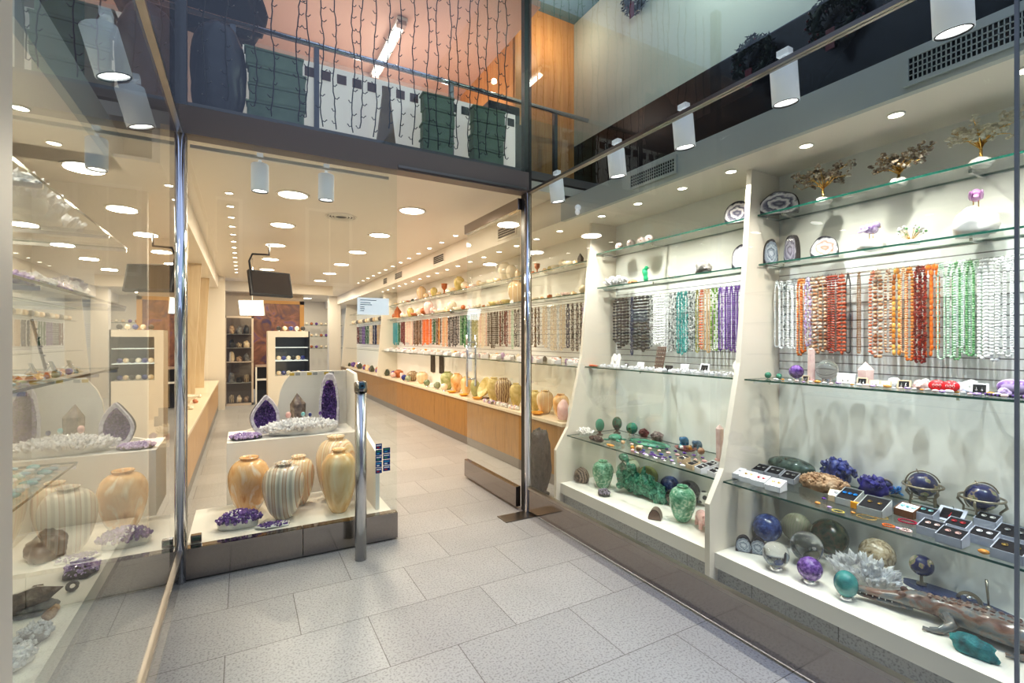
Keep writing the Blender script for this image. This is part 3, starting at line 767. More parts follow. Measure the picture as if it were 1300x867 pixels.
def geode(loc, h, w, d, label, rz=0, lean=0, seed=2, shellm=None, rimm=None, inm=None, name='amethyst_geode', inner=.76, group=None, blunt=1.):
    o = thing(name, label, 'geode', loc, rz, group)
    o.rotation_euler = (lean, 0, rz)
    n = 40; of = Vector((seed*5.1, 2, 3))
    def outl(t):              # arch outline, standing on z=0
        a = -PI/2+2*PI*t; x = math.cos(a); z = math.sin(a); x = math.copysign(abs(x)**blunt, x)
        zz = max(z, -.80); f = 1+.08*noise.noise(Vector((x*2, z*2, 0))+of)
        taper = 1-.30*max(0, (zz+.2)/1.2)**1.5
        return x*w/2*taper*f, (zz+.80)/1.80*h*(1+.02*math.sin(t*17))
    cx, cz = 0, h*.45
    def ringp(s, y, nzamp=0):
        r_ = []
        for k in range(n):
            x, z = outl(k/n); x = cx+(x-cx)*s; z = cz+(z-cz)*s
            q = nzamp*(noise.noise(Vector((x*60, z*60, y*50)))) if nzamp else 0
            r_.append((x+q, y+q*1.5, max(z, .0)))
        return r_
    def loft(rings, closed_end=True, smooth=True):
        m = MB(); v = [p for r_ in rings for p in r_]; f = []
        for i in range(len(rings)-1):
            for k in range(n): f.append((i*n+k, i*n+(k+1) % n, (i+1)*n+(k+1) % n, (i+1)*n+k))
        f.append(tuple((len(rings)-1)*n+k for k in range(n)))
        return m.add(v, f, 0, smooth)
    loft([ringp(1, 0)]+[ringp(math.sqrt(1-s*s)*1.0 if s < 1 else .05, d*s, .003) for s in (.2, .45, .7, .88, .97)]).build('shell', shellm or mat('geode_shell', (.045, .05, .055), .6), o)
    rm = MB(); a, b, c = ringp(1, 0), ringp(.95, -.006, .004), ringp(inner, .004, .006)
    v = a+b+c; f = []
    for i in range(2):
        for k in range(n): f.append((i*n+k, i*n+(k+1) % n, (i+1)*n+(k+1) % n, (i+1)*n+k))
    rm.add(v, f, 0, False).build('quartz_rim', rimm or nz('geode_rim', [(.50, .46, .56), (.80, .78, .84)], 40, .4), o)
    cr = loft([ringp(inner+.01, .004, .005)]+[ringp(inner*math.sqrt(1-s*s), d*.72*s, .012) for s in (.3, .55, .75, .9, .97)], True, False)
    R = random.Random(seed)
    for k in range(230):
        t = R.random(); s = R.uniform(.15, .95); x, z = outl(t); s2 = inner*math.sqrt(1-s*s)
        p = Vector((cx+(x-cx)*s2, d*.72*s, cz+(z-cz)*s2)); dr = Vector((cx-p.x, -d*1.1, cz-p.z)).normalized()
        cr.crystal(p-dr*.004, dr+Vector((R.uniform(-.4, .4), 0, R.uniform(-.4, .4))), R.uniform(.012, .024)*h/.3, R.uniform(.004, .007)*h/.3, 5)
    cr.build('crystal_lining', inm or AMETH, o)
    return o
AGC = {}
def agate_mat(src, w, h):
    key = (src.name, round(w, 3), round(h, 3))
    if key in AGC: return AGC[key]
    m, nt, b = newmat('agate_bands'); N, L = nt.nodes, nt.links
    cols = [tuple(e.color) for e in src.node_tree.nodes['Color Ramp'].color_ramp.elements]
    tc = N.new('ShaderNodeTexCoord'); mp = N.new('ShaderNodeMapping'); mp.inputs['Scale'].default_value = (2/w, 0, 2/h); mp.inputs['Location'].default_value = (0, 0, -.85)
    n = N.new('ShaderNodeTexNoise'); n.inputs['Scale'].default_value = 2.2; n.inputs['Detail'].default_value = 3
    L.new(tc.outputs['Object'], mp.inputs[0]); L.new(mp.outputs[0], n.inputs['Vector'])
    ln = N.new('ShaderNodeVectorMath'); ln.operation = 'LENGTH'; L.new(mp.outputs[0], ln.inputs[0])
    a = N.new('ShaderNodeMath'); a.operation = 'MULTIPLY_ADD'; a.inputs[1].default_value = .7; L.new(n.outputs['Fac'], a.inputs[0]); L.new(ln.outputs['Value'], a.inputs[2])
    r = N.new('ShaderNodeValToRGB'); el = r.color_ramp.elements
    k = len(cols); base = cols[-1]; ps = [.0]+[.55+.75*q/(2*k) for q in range(2*k)]
    seq = [base]+[cols[q % k] for q in range(2*k)]+[(.03, .03, .05, 1)]; ps.append(1.38)
    mx = 1.45
    while len(el) < len(seq): el.new(.5)
    for q, (p, c) in enumerate(zip(ps, seq)): el[q].position = min(1, p/mx); el[q].color = c
    d = N.new('ShaderNodeMath'); d.operation = 'DIVIDE'; d.inputs[1].default_value = mx; L.new(a.outputs[0], d.inputs[0])
    L.new(d.outputs[0], r.inputs[0]); L.new(r.outputs[0], b.inputs['Base Color']); b.inputs['Roughness'].default_value = .12
    AGC[key] = m; return m
def slice_agate(loc, w, h, label, m, rz=0, thick=.02, seed=3, name='agate_slice', half=True, stand=False, group=None):
    """a polished agate section, standing on its flat edge, facing local -y"""
    n = 36; out = []
    for k in range(n):
        a = 2*PI*k/n; f = 1+.12*noise.noise(Vector((math.cos(a)*1.3, math.sin(a)*1.3, seed*3.3)))
        z = math.sin(a)*f
        if half: z = max(z, -.35)
        out.append((math.cos(a)*f*w/2, z))
    z0 = min(p[1] for p in out); z1 = max(p[1] for p in out)
    out = [(x, (z-z0)/(z1-z0)*h) for x, z in out]
    o = thing(name, label, 'agate', loc, rz, group)
    MB().poly(out, 'y', 0, thick).build('rind', mat('agate_rind', (.035, .03, .035), .5), o)
    MB().poly([(x*.93, h*.5+(z-h*.5)*.94) for x, z in out], 'y', -.0015, 0).build('polished_face', agate_mat(m, w, h), o)
    return o
def sculpt(name, blobs, vox, m, label, cat, loc, rz=0, group=None, scale=1., extra=None, smooth=True, disp=0, dscale=.03):
    b = MB()
    for q in blobs:
        if q[0] == 's': b.sphere(q[1], q[2], 12, 8, rot=q[3] if len(q) > 3 else None)
        else: b.tube(q[1], q[2], 8)
    loc = fit(loc, .06); o = thing(name, label, cat, loc, rz, group); o.scale = (scale,)*3
    bo = b.build('body', m, o)
    md = bo.modifiers.new('remesh', 'REMESH'); md.mode = 'VOXEL'; md.voxel_size = vox; md.use_smooth_shade = smooth
    if disp:
        tx = bpy.data.textures.new(name+'_noise', 'CLOUDS'); tx.noise_scale = dscale
        dm = bo.modifiers.new('disp', 'DISPLACE'); dm.texture = tx; dm.strength = disp
    else:
        sm_ = bo.modifiers.new('soft', 'SMOOTH'); sm_.iterations = 2; sm_.factor = .5
    for nm, mb, mm in (extra or []): mb.build(nm, mm, o)
    return o

# mineral materials
ONYX = nz('onyx_orange', [(.50, .20, .05), (.78, .42, .15), (.86, .60, .34), (.80, .46, .20), (.88, .72, .52)], 5, .18, detail=5, distort=1.4, coat=.4, lo=.3, hi=.72)
ONYXV = nz('onyx_orange_veined', [(.62, .27, .07), (.80, .44, .17), (.86, .54, .26), (.82, .48, .20), (.90, .70, .48), (.94, .90, .84)], 4.2, .18, detail=4, distort=1.6, coat=.4, lo=.28, hi=.66, stretch=(1.6, 1, .7))
ONYXS = nz('onyx_striped', [(.50, .44, .36), (.78, .72, .60), (.70, .62, .50), (.84, .80, .72), (.46, .26, .15), (.62, .50, .38)], 4.2, .18, kind='wave', detail=1, distort=1.0, stretch=(1, .3, .15), coat=.4, lo=.05, hi=.95)
ONYXC = nz('onyx_cream', [(.78, .58, .34), (.86, .72, .50), (.72, .40, .20), (.88, .76, .56)], 5, .2, kind='wave', detail=1.5, distort=1.2, stretch=(1, .3, .18), coat=.4, lo=.05, hi=.95)
ONYXT = nz('onyx_tall', [(.66, .34, .10), (.86, .60, .30), (.92, .76, .50)], 4, .18, detail=4, distort=1.0, stretch=(2.2, 2.2, .55), coat=.4, lo=.3, hi=.7)
ONYXW = nz('onyx_white', [(.78, .68, .50), (.90, .84, .72)], 10, .25, distort=1)
ONYXY = nz('onyx_yellow', [(.45, .36, .10), (.68, .55, .24), (.76, .66, .36)], 9, .25, distort=1.2)
ONYXG = nz('onyx_green', [(.22, .26, .10), (.45, .48, .22), (.66, .64, .38)], 9, .25, distort=1.2)
BROWNO = nz('onyx_brown', [(.16, .10, .06), (.42, .30, .18), (.58, .46, .30)], 11, .25, kind='wave', distort=5)
TERRA = nz('terracotta_stone', [(.36, .10, .03), (.55, .20, .08)], 15, .4)
AMETH = nz('amethyst', [(.03, .008, .09), (.10, .03, .24), (.26, .13, .44), (.55, .42, .66)], 60, .12, coat=.6, lo=.3, hi=.78)
AMETHL = nz('amethyst_light', [(.22, .12, .36), (.48, .36, .62), (.72, .64, .80)], 60, .15, coat=.4)
QUARTZ = nz('clear_quartz', [(.66, .65, .66), (.90, .90, .92)], 40, .10, coat=.7)
QUARTZC = nz('clear_ball', [(.88, .89, .90), (.99, .99, 1)], 24, .02, trans=1.0, detail=4)
QUARTZM = nz('milky_quartz', [(.66, .65, .63), (.86, .85, .83)], 14, .35)
GREYR = nz('grey_rock', [(.10, .095, .09), (.32, .30, .28)], 26, .7, bump=.6)
DARKR = nz('dark_rock', [(.010, .010, .011), (.05, .047, .046), (.02, .02, .022)], 16, .6, bump=1.2, bscale=35)
SMOKY = nz('smoky_quartz', [(.06, .045, .035), (.17, .12, .09), (.34, .28, .23)], 22, .1, coat=.6)
MALA = nz('malachite', [(.005, .07, .04), (.03, .25, .15), (.10, .45, .32), (.01, .12, .07)], 30, .15, kind='wave', distort=5, coat=.5, lo=0, hi=1)
JADE = nz('green_fluorite', [(.015, .12, .06), (.10, .34, .20), (.20, .48, .32), (.55, .72, .56)], 26, .18, distort=1.5, coat=.5, lo=.28, hi=.68)
JADED = nz('dark_jade', [(.008, .05, .035), (.03, .20, .12), (.16, .42, .30)], 40, .25, distort=1, coat=.4)
OLIVE = nz('olive_stone', [(.16, .18, .07), (.32, .35, .15)], 15, .25)
LAPIS = nz('lapis', [(.008, .015, .10), (.02, .035, .24), (.10, .13, .36)], 40, .25, coat=.4)
SODAL = nz('sodalite', [(.015, .03, .14), (.05, .09, .30), (.32, .38, .50)], 40, .2, coat=.5, lo=.35, hi=.8)
GLOBE = nz('gem_globe', [(.008, .012, .09), (.012, .02, .13), (.40, .30, .18), (.16, .22, .10), (.55, .45, .35)], 18, .18, coat=.5, lo=.50, hi=.66, detail=2)
LABRA = nz('labradorite', [(.01, .015, .015), (.06, .10, .09), (.16, .22, .18)], 25, .12, coat=.6)
MARBLE = nz('fossil_marble', [(.14, .09, .05), (.50, .40, .26), (.70, .62, .48)], 18, .25, distort=2.5, coat=.4)
DGREEN = nz('bloodstone', [(.02, .035, .025), (.07, .09, .05), (.16, .10, .06)], 35, .18, coat=.5)
CREAMG = nz('cream_green_stone', [(.46, .44, .33), (.66, .62, .48), (.40, .42, .30)], 20, .2, kind='wave', distort=3, coat=.4)
PINKQ = nz('rose_quartz', [(.72, .38, .36), (.88, .62, .58)], 22, .25)
PINKB = nz('rose_quartz_pale', [(.75, .50, .48), (.88, .70, .66)], 22, .2, coat=.3)
CORAL = nz('aragonite_brown', [(.16, .08, .04), (.42, .26, .15), (.58, .42, .28)], 22, .6, bump=.8, bscale=60)
CHRYS = nz('chrysocolla', [(.005, .06, .07), (.01, .20, .22), (.05, .34, .34)], 22, .5, bump=1, bscale=55)
WHITES = nz('white_stone', [(.78, .76, .72), (.90, .88, .85)], 9, .4)
WOODR = nz('petrified_wood', [(.06, .035, .025), (.20, .13, .10), (.32, .24, .19)], 16, .4, kind='wave', distort=3, stretch=(1, 4, 4))
AGATEB = nz('agate_blue_face', [(.62, .66, .72), (.22, .28, .36), (.50, .55, .62), (.10, .12, .18), (.36, .42, .5)], 9, .1, kind='wave', distort=7, detail=3, coat=.5, lo=0, hi=1)
AGATEW = nz('agate_white_face', [(.10, .10, .16), (.30, .28, .36), (.74, .70, .74), (.85, .82, .84)], 7, .1, distort=.5, coat=.5, lo=.25, hi=.6)
COPPER = nz('crocodile_stone', [(.10, .045, .03), (.24, .13, .09), (.24, .21, .19), (.15, .18, .20), (.34, .26, .21)], 14, .16, distort=1.6, coat=.6, lo=.3, hi=.7, stretch=(.6, 1, 1))
AMBER = nz('amber', [(.28, .08, .01), (.60, .28, .04), (.80, .50, .14)], 30, .25)
TURQ = nz('turquoise', [(.05, .32, .36), (.30, .62, .64), (.66, .80, .80)], 25, .25)
ORANGE = mat('orange_glaze', (.85, .38, .04), .25)

# ---------------------------------------------------------------- centre display
o = thing('display_plinth', 'white stepped display plinth with scooped back panel in the centre window', 'plinth', (0, 0, 0))
MB().box(-.11, .885, 4.41, 4.95, .197, .683, bev=.003).build('box', WHITE, o)
bp = [(-.02, .684), (.14, .684), (.16, .74), (.20, .80)]
bp = [(.02, .684), (.15, .72), (.23, .80), (.285, .90), (.30, 1.02), (.33, 1.10), (.40, 1.20), (.885, 1.20), (.885, .684)]
MB().poly(bp, 'y', 4.90, 4.935).build('back_panel', WHITE, o)
MB().poly([(3.73, .197), (3.73, .64), (4.18, .73), (4.36, .86), (4.50, 1.10), (4.56, 1.19), (4.95, 1.21), (4.95, .197)], 'x', .888, .918).build('side_panel', WHITE, o)
cf = MB()
for k in range(9): cf.box(.38+k*.05, .42+k*.05, 4.897, 4.90, 1.165, 1.19, k % 3)
cf.build('price_tag_strip', [mat('tag_yellow', (.7, .5, .1), .5), mat('tag_grey', (.4, .42, .42), .5), mat('tag_white', (.8, .78, .75), .5)], o)
def vz(px, py, z0=.20): return PZ(px, py, z0)[:3]
fz = .196
vase((.043, 4.17, fz), .415, .285, ONYXV, 'round orange onyx vase with white vein, at the corner end of the centre platform', foot=.45, neck=.40, lip=.46)
vase((.262, 3.90, fz), .405, .285, ONYXS, 'grey and cream striped onyx vase at the front of the centre platform', foot=.40, neck=.32, lip=.42)
vase((.388, 4.16, fz), .385, .235, ONYXC, 'cream onyx vase half hidden behind the striped grey vase', foot=.42, neck=.38, lip=.46)
vase((.640, 3.84, fz), .475, .255, ONYXT, 'tall slender orange onyx vase in front, beside the steel post', foot=.44, neck=.33, lip=.42, shoulder=.72)
vase((.665, 4.14, fz), .52, .305, ONYXC, 'big cream striped onyx vase behind the tall orange one', foot=.42, neck=.38, lip=.46, shoulder=.7)
cluster((-.02, 3.86, fz), (.27, .17, .115), 420, 'dark purple amethyst cluster lying before the veined orange vase', QUARTZM, AMETH, 3, .024, .009, 'amethyst_cluster', flatr=.95, up=1.0)
cluster((.185, 3.75, fz), (.23, .11, .028), 260, 'flat pale amethyst piece lying before the striped vase', QUARTZM, AMETH, 5, .013, .006, 'amethyst_cluster', flatr=.8, up=1.2)
TZ = .6845
geode((.175, 4.70, TZ), .33, .25, .11, 'pointed amethyst geode leaning on the scooped end of the white plinth', rz=.35, lean=0, seed=4, blunt=1.35)
geode((.70, 4.72, TZ), .50, .185, .12, 'tall narrow amethyst cathedral geode at the doorway end of the plinth', rz=-.3, seed=7, blunt=.5)
cluster((.44, 4.56, TZ), (.62, .24, .12), 760, 'wide white quartz crystal cluster across the top of the plinth', QUARTZM, QUARTZ, 8, .042, .011, 'quartz_cluster', flatr=.95, up=.5)
cluster((.02, 4.52, TZ), (.25, .16, .045), 300, 'low pale amethyst slab on the corner of the white plinth', DARKR, AMETHL, 9, .02, .008, 'amethyst_cluster', flatr=.85, up=1.0)
m = MB()
m.crystal((0, 0, 0), (0, 0, 1), .33, .066, 6, 0, .30)
o = thing('smoky_quartz_point', 'large smoky quartz point standing behind the white crystal cluster', 'crystal', (.44, 4.78, TZ), .4)
m.build('point', SMOKY, o); MB().lathe([(.08, 0), (.085, .015), (.07, .03)], 8, smooth=False).build('base', DARKR, o)
for i, (dx, dy, r_, mm, nm) in enumerate(((-.10, -.06, .022, PINKQ, 'rose and green egg stone resting on the white crystal cluster'), (.07, -.08, .014, LAPIS, 'small dark blue stone resting on the white crystal cluster'), (.02, -.03, .016, TURQ, 'small mottled pale stone nestled in the white crystal cluster'), (.16, -.02, .013, AMETH, 'small violet stone nestled in the white cluster near the tall geode'))):
    tag(MB().sphere((0, 0, r_), (r_, r_, r_*1.3), 14, 10).build('tumbled_stone', mm, None, (.44+dx, 4.58+dy, TZ+.150)), nm, 'stone')

# ---------------------------------------------------------------- necklaces
def necklace_mesh(mats, L, w, r, style, seed, seg=(7, 5)):
    R = random.Random(seed); m = MB(); pts = []
    # a loop hung from a peg: narrow at the top, straight sides, rounded below
    z0 = -.05; zb = -L+w*.5
    steps = []
    for k in range(400):
        t = k/399
        steps.append(t)
    def P(t):
        s = t*2-1; a = abs(s); sg = -1 if s < 0 else 1
        side = L-w*.5
        d = (1-a)*(side+w*.785)          # arc length from the bottom
        if d < 0: d = 0
        if a > .0:
            tot = side+w*.785; q = a*tot
            if q < w*.785: an = q/(w*.5); return Vector((0, sg*w*.5*math.sin(an), -L+w*.5-w*.5*math.cos(an)))
            zz = -L+w*.5+(q-w*.785)
            k = min(1, -zz/.06)
            return Vector((0, sg*w*.5*(.25+.75*k), zz))
        return Vector((0, 0, -L))
    tot = 2*(L-w*.5+w*.785); pitch = r*(1.9 if style in ('round', 'big') else 1.35 if style == 'chip' else 3.2 if style == 'tube' else 1.6)
    n = int(tot/pitch)
    for i in range(n):
        p = P((i+.5)/n)
        if style == 'chip':
            a = [r*R.uniform(.6, 1.3) for _ in range(3)]
            p += Vector((R.uniform(-.3, .3)*r, R.uniform(-.5, .5)*r, 0)); m.sphere(p, a, 5, 3, R.randrange(len(mats)) if len(mats) > 1 else 0, rot=(R.random()*3, R.random()*3, 0), smooth=False)
        elif style == 'tube': m.sphere(p, (r, r, r*1.9), seg[0], seg[1], R.randrange(len(mats)) if len(mats) > 1 else 0)
        elif style == 'big':
            f = R.uniform(.85, 1.15); m.sphere(p, (r*f, r*f, r*.82), seg[0], seg[1], R.randrange(len(mats)) if len(mats) > 1 else 0)
        elif style == 'disc': m.sphere(p, (r, r, r*.7), seg[0], seg[1], R.randrange(len(mats)) if len(mats) > 1 else 0)
        else: m.sphere(p, r, seg[0], seg[1], R.randrange(len(mats)) if len(mats) > 1 else 0)
    m.tube([(0, -.003, -.03), (0, 0, .012), (0, .003, -.03)], .0016, 4, 0)
    return m.mesh('necklace', mats)
BD = {
 'clear': ('clear crystal', [mat('b_clear', (.72, .74, .76), .08, coat=.6), mat('b_clear2', (.90, .90, .92), .12)], 'round'),
 'white': ('white', [mat('b_white', (.90, .90, .90), .2)], 'round'),
 'cream': ('cream', [mat('b_cream', (.80, .70, .56), .3), mat('b_cream2', (.70, .58, .46), .3)], 'chip'),
 'carn': ('orange carnelian', [mat('b_carn', (.62, .16, .03), .15, coat=.4), mat('b_carn2', (.74, .30, .08), .15)], 'round'),
 'mixbrown': ('mottled brown', [mat('b_mb1', (.42, .20, .10), .2), mat('b_mb2', (.60, .38, .24), .2), mat('b_mb3', (.30, .12, .06), .2), mat('b_mb4', (.66, .50, .40), .2)], 'big'),
 'dred': ('dark red', [mat('b_dred', (.28, .03, .015), .2, coat=.3), mat('b_dred2', (.38, .06, .03), .2)], 'disc'),
 'redj': ('brick red', [mat('b_redj', (.44, .08, .03), .25)], 'big'),
 'garnet': ('garnet red', [mat('b_gar', (.16, .012, .012), .12, coat=.5), mat('b_gar2', (.30, .03, .02), .12)], 'chip'),
 'black': ('black onyx', [mat('b_blk', (.012, .012, .014), .12, coat=.5), mat('b_blk2', (.05, .05, .06), .15)], 'big'),
 'hema': ('dark haematite', [mat('b_hem', (.06, .06, .07), .15, metal=.6)], 'round'),
 'navy': ('navy', [mat('b_navy', (.012, .02, .07), .2, coat=.4), mat('b_navy2', (.03, .04, .12), .2)], 'chip'),
 'brownt': ('brown', [mat('b_brt', (.26, .12, .04), .3)], 'disc'),
 'amber': ('amber', [mat('b_amb', (.60, .22, .03), .15, coat=.4), mat('b_amb2', (.74, .40, .10), .15), mat('b_amb3', (.4, .12, .03), .15)], 'tube'),
 'orange': ('bright orange', [mat('b_org', (.76, .18, .02), .2, coat=.4)], 'tube'),
 'peach': ('peach', [mat('b_pea', (.80, .48, .28), .25), mat('b_pea2', (.74, .38, .2), .25)], 'round'),
 'pgreen': ('pale green', [mat('b_pgr', (.42, .62, .46), .2, coat=.3), mat('b_pgr2', (.60, .74, .62), .2)], 'round'),
 'green': ('green', [mat('b_grn', (.10, .30, .12), .2, coat=.3), mat('b_grn2', (.22, .45, .22), .2)], 'round'),
 'dgreen': ('dark green', [mat('b_dgr', (.02, .10, .04), .2, coat=.3), mat('b_dgr2', (.05, .16, .07), .2)], 'chip'),
 'olive': ('olive', [mat('b_olv', (.24, .24, .05), .25), mat('b_olv2', (.40, .38, .12), .25)], 'chip'),
 'peridot': ('peridot and white', [mat('b_per', (.20, .38, .06), .2), mat('b_per2', (.70, .74, .62), .2)], 'round'),
 'teal': ('teal', [mat('b_tea', (.02, .24, .24), .2, coat=.3), mat('b_tea2', (.10, .42, .40), .2)], 'chip'),
 'turq': ('turquoise', [mat('b_tur', (.02, .32, .42), .25), mat('b_tur2', (.06, .42, .52), .25)], 'round'),
 'speck': ('grey speckled', [mat('b_sp1', (.62, .62, .62), .2), mat('b_sp2', (.10, .12, .12), .2), mat('b_sp3', (.34, .36, .36), .2)], 'chip'),
 'purple': ('purple', [mat('b_pur', (.10, .03, .24), .15, coat=.5), mat('b_pur2', (.18, .08, .34), .15)], 'round'),
 'lilac': ('lilac', [mat('b_lil', (.44, .32, .56), .2), mat('b_lil2', (.66, .58, .72), .2)], 'chip'),
 'coral': ('coral red', [mat('b_cor', (.62, .14, .06), .3), mat('b_cor2', (.70, .28, .16), .3)], 'big'),
 'tan': ('tan', [mat('b_tan', (.62, .42, .22), .35)], 'disc'),
 'maroon': ('maroon', [mat('b_mar', (.12, .025, .03), .25), mat('b_mar2', (.22, .06, .06), .25)], 'chip'),
 'pink': ('pale pink', [mat('b_pnk', (.74, .48, .42), .25), mat('b_pnk2', (.80, .62, .54), .25)], 'round'),
 'brown': ('dark brown', [mat('b_brn', (.10, .055, .03), .25), mat('b_brn2', (.20, .12, .06), .25)], 'chip'),
 'dkmix': ('dark mixed stone', [mat('b_dm1', (.03, .03, .035), .2), mat('b_dm2', (.16, .13, .12), .2), mat('b_dm3', (.4, .36, .34), .2)], 'chip'),
}
NM = {}
def nmesh(key, L, w, r, seg, v):
    k = (key, round(L, 2), w, r, seg, v)
    if k not in NM: NM[k] = necklace_mesh(BD[key][1], L, w, r, BD[key][2], hash(key) % 97+v if False else sum(map(ord, key))+v, seg)
    return NM[k]
def hang(items, where, group, x=3.085, z=1.882, r=.0075, w=.026, seg=(7, 5), L=.50):
    cnt = {}
    for i, it in enumerate(items):
        y, key = it[0], it[1]; l = it[2] if len(it) > 2 else L; rr = it[3] if len(it) > 3 else r
        cnt[key] = cnt.get(key, 0)+1
        o = bpy.data.objects.new('bead_necklace', nmesh(key, l, it[4] if len(it) > 4 else w, rr, seg, i % 2)); COL.objects.link(o)
        o.location = (x-rnd.uniform(0, .012), y, z); o.rotation_euler = (0, 0, rnd.uniform(-.25, .25))
        tag(o, '%s bead necklace, %s from the %s' % (BD[key][0], ordw(i), where), 'necklace', group)
def ypx(px, x=3.08): return PX(px, x, 1.6)[1]
bc = [(1288, 'clear', .44, .005), (1279, 'white', .46, .006), (1271, 'white', .45, .007), (1262, 'white', .48, .0085), (1255, 'white', .46, .0085), (1248, 'white', .47, .0085),
      (1240, 'pgreen', .46, .007), (1232, 'green', .46, .006), (1226, 'pgreen', .45, .006), (1219, 'clear', .42, .005), (1214, 'green', .48, .0065), (1208, 'pgreen', .47, .007), (1195, 'pgreen', .48, .005),
      (1186, 'orange', .43, .009), (1178, 'orange', .46, .008), (1171, 'garnet', .50, .009), (1165, 'garnet', .50, .009), (1154, 'carn', .49, .009), (1147, 'peach', .45, .006), (1138, 'amber', .46, .009), (1127, 'mixbrown', .45, .008),
      (1115, 'mixbrown', .48, .0115), (1108, 'coral', .46, .0095), (1090, 'brownt', .46, .006, .012), (1077, 'hema', .46, .004), (1069, 'redj', .46, .012), (1061, 'dred', .45, .009), (1056, 'dred', .46, .009), (1051, 'dred', .44, .009),
      (1045, 'mixbrown', .45, .011), (1038, 'mixbrown', .46, .012), (1031, 'mixbrown', .43, .012), (1026, 'lilac', .42, .008), (1020, 'carn', .46, .0085), (1015, 'carn', .48, .008),
      (1009, 'clear', .44, .007), (1003, 'clear', .44, .008), (998, 'speck', .40, .007), (992, 'clear', .44, .007), (987, 'clear', .43, .006)]
hang([(ypx(a), *rest) for a, *rest in bc], 'street end of the large bay', 'necklaces in the large bay of the long window', r=.008, seg=(8, 6))
ab = [(943, 'lilac', .44), (938, 'purple', .45), (934, 'purple', .47), (929, 'purple', .46), (923, 'purple', .45), (918, 'lilac', .45), (914, 'purple', .46), (909, 'peridot', .46), (905, 'peridot', .46), (900, 'tan', .48), (896, 'tan', .46),
      (891, 'coral', .45, .011), (885, 'olive', .48, .006), (880, 'speck', .47), (875, 'speck', .46), (871, 'teal', .48), (866, 'teal', .50), (862, 'teal', .49), (857, 'speck', .46), (852, 'speck', .48),
      (846, 'clear', .49), (841, 'white', .45, .012, .034), (836, 'white', .42, .012, .034), (832, 'white', .42, .0095), (827, 'speck', .44), (822, 'black', .46, .0145, .034), (817, 'black', .48, .0145, .034), (812, 'black', .46, .0145, .034), (807, 'black', .47, .0145, .034), (802, 'navy', .52, .008), (796, 'black', .42, .0145, .034), (791, 'black', .44, .0145, .034), (786, 'black', .46, .0145, .034), (781, 'black', .40, .0145, .034)]
hang([(ypx(a), *rest) for a, *rest in ab], 'pillar side of the smaller bay', 'necklaces in the inner bay of the long window', r=.0078, seg=(7, 5))
runs = [(744, 736, 'dkmix', 'lilac'), (735, 725, 'dkmix', 'navy'), (724, 719, 'navy', 'black'), (718, 688, 'cream', 'clear'), (686, 674, 'dkmix', 'brown'),
        (660, 653, 'black', 'dkmix'), (652, 646, 'pink', 'pgreen'), (645, 634, 'maroon', 'dkmix'), (633, 619, 'black', 'hema'), (618, 607, 'cream', 'pink'), (606, 598, 'olive', 'olive'),
        (597, 584, 'dgreen', 'green'), (583, 569, 'black', 'dkmix'), (568, 562, 'tan', 'peach'), (560, 554, 'brown', 'amber'), (553, 549, 'dgreen', 'speck'), (548, 536, 'orange', 'coral'), (535, 525, 'brown', 'brownt'), (524, 515, 'pink', 'cream'), (514, 509, 'maroon', 'maroon'), (508, 505, 'dgreen', 'teal'), (504, 499, 'turq', 'turq')]
items = []
for a, b_, k1, k2 in runs:
    y0, y1 = ypx(a), ypx(b_); n = max(1, round((y1-y0)/.062))
    for q in range(n): items.append((y0+(q+.5)*(y1-y0)/n, k1 if (q*7+len(items)) % 3 else k2, rnd.choice((.44, .47, .50)), .0095, .030))
hang(items, 'doorway along the shop wall', 'necklaces along the shop wall', r=.0095, seg=(5, 4), w=.03)
items = []
y = 11.6
for i in range(26): items.append((11.5+i*.15, ('black', 'maroon', 'tan', 'navy', 'cream', 'dgreen', 'purple')[(i//3) % 7], .50, .016, .05))
hang(items, 'start of far wall past white partition', 'necklaces on the far wall section', r=.016, seg=(4, 3))

# ---------------------------------------------------------------- gem trees, parrots, stands
def gem_tree(loc, h, w, label, leafm, seed, trunkm=None, base=True):
    o = thing('gem_tree', label, 'gem tree', loc, 0, 'wire gem trees on the top shelf'); R = random.Random(seed)
    tk, lf = MB(), MB(); b0 = .035
    MB().rock((0, 0, 0), (.11, .085, .045), seed, 3, .3).build('stone_base', WHITES, o)
    top = Vector((R.uniform(-.01, .01), 0, h*.45)); tk.tube([(0, 0, b0), (.006, .004, h*.22), top], [.009, .007, .005], 7)
    for k in range(15):
        a = 2*PI*k/15+R.uniform(-.2, .2); el = R.uniform(-.1, .9); l = w*.5*R.uniform(.65, 1.0)
        st = Vector((0, 0, h*R.uniform(.30, .45)))
        e = Vector((math.cos(a)*l*.55, math.sin(a)*l, h*.5+el*h*.42))
        mid = (st+e)/2+Vector((0, 0, h*.10)); P_ = [st, mid, e]
        tk.tube(P_, [.003, .0022, .0015], 5)
        for q in range(5):
            s = mid.lerp(e, q/4); tip = s+Vector((R.uniform(-.02, .02), R.uniform(-.03, .03), R.uniform(-.012, .03)))
            tk.tube([s, tip], .0012, 3)
            for u in range(4):
                c = tip+Vector((R.uniform(-.010, .010), R.uniform(-.014, .014), R.uniform(-.008, .010)))
                lf.sphere(c, (.0065, .0105, .008), 5, 4, rot=(R.random()*3, R.random()*3, 0), smooth=False)
    tk.build('wire_trunk', GOLD, o); lf.build('gem_leaves', leafm, o); return o
LEAFD = nz('leaf_smoky', [(.08, .05, .04), (.35, .27, .20), (.90, .85, .75)], 40, .2, coat=.4)
LEAFW = nz('leaf_clear', [(.62, .56, .42), (.86, .82, .70)], 30, .15, coat=.4)
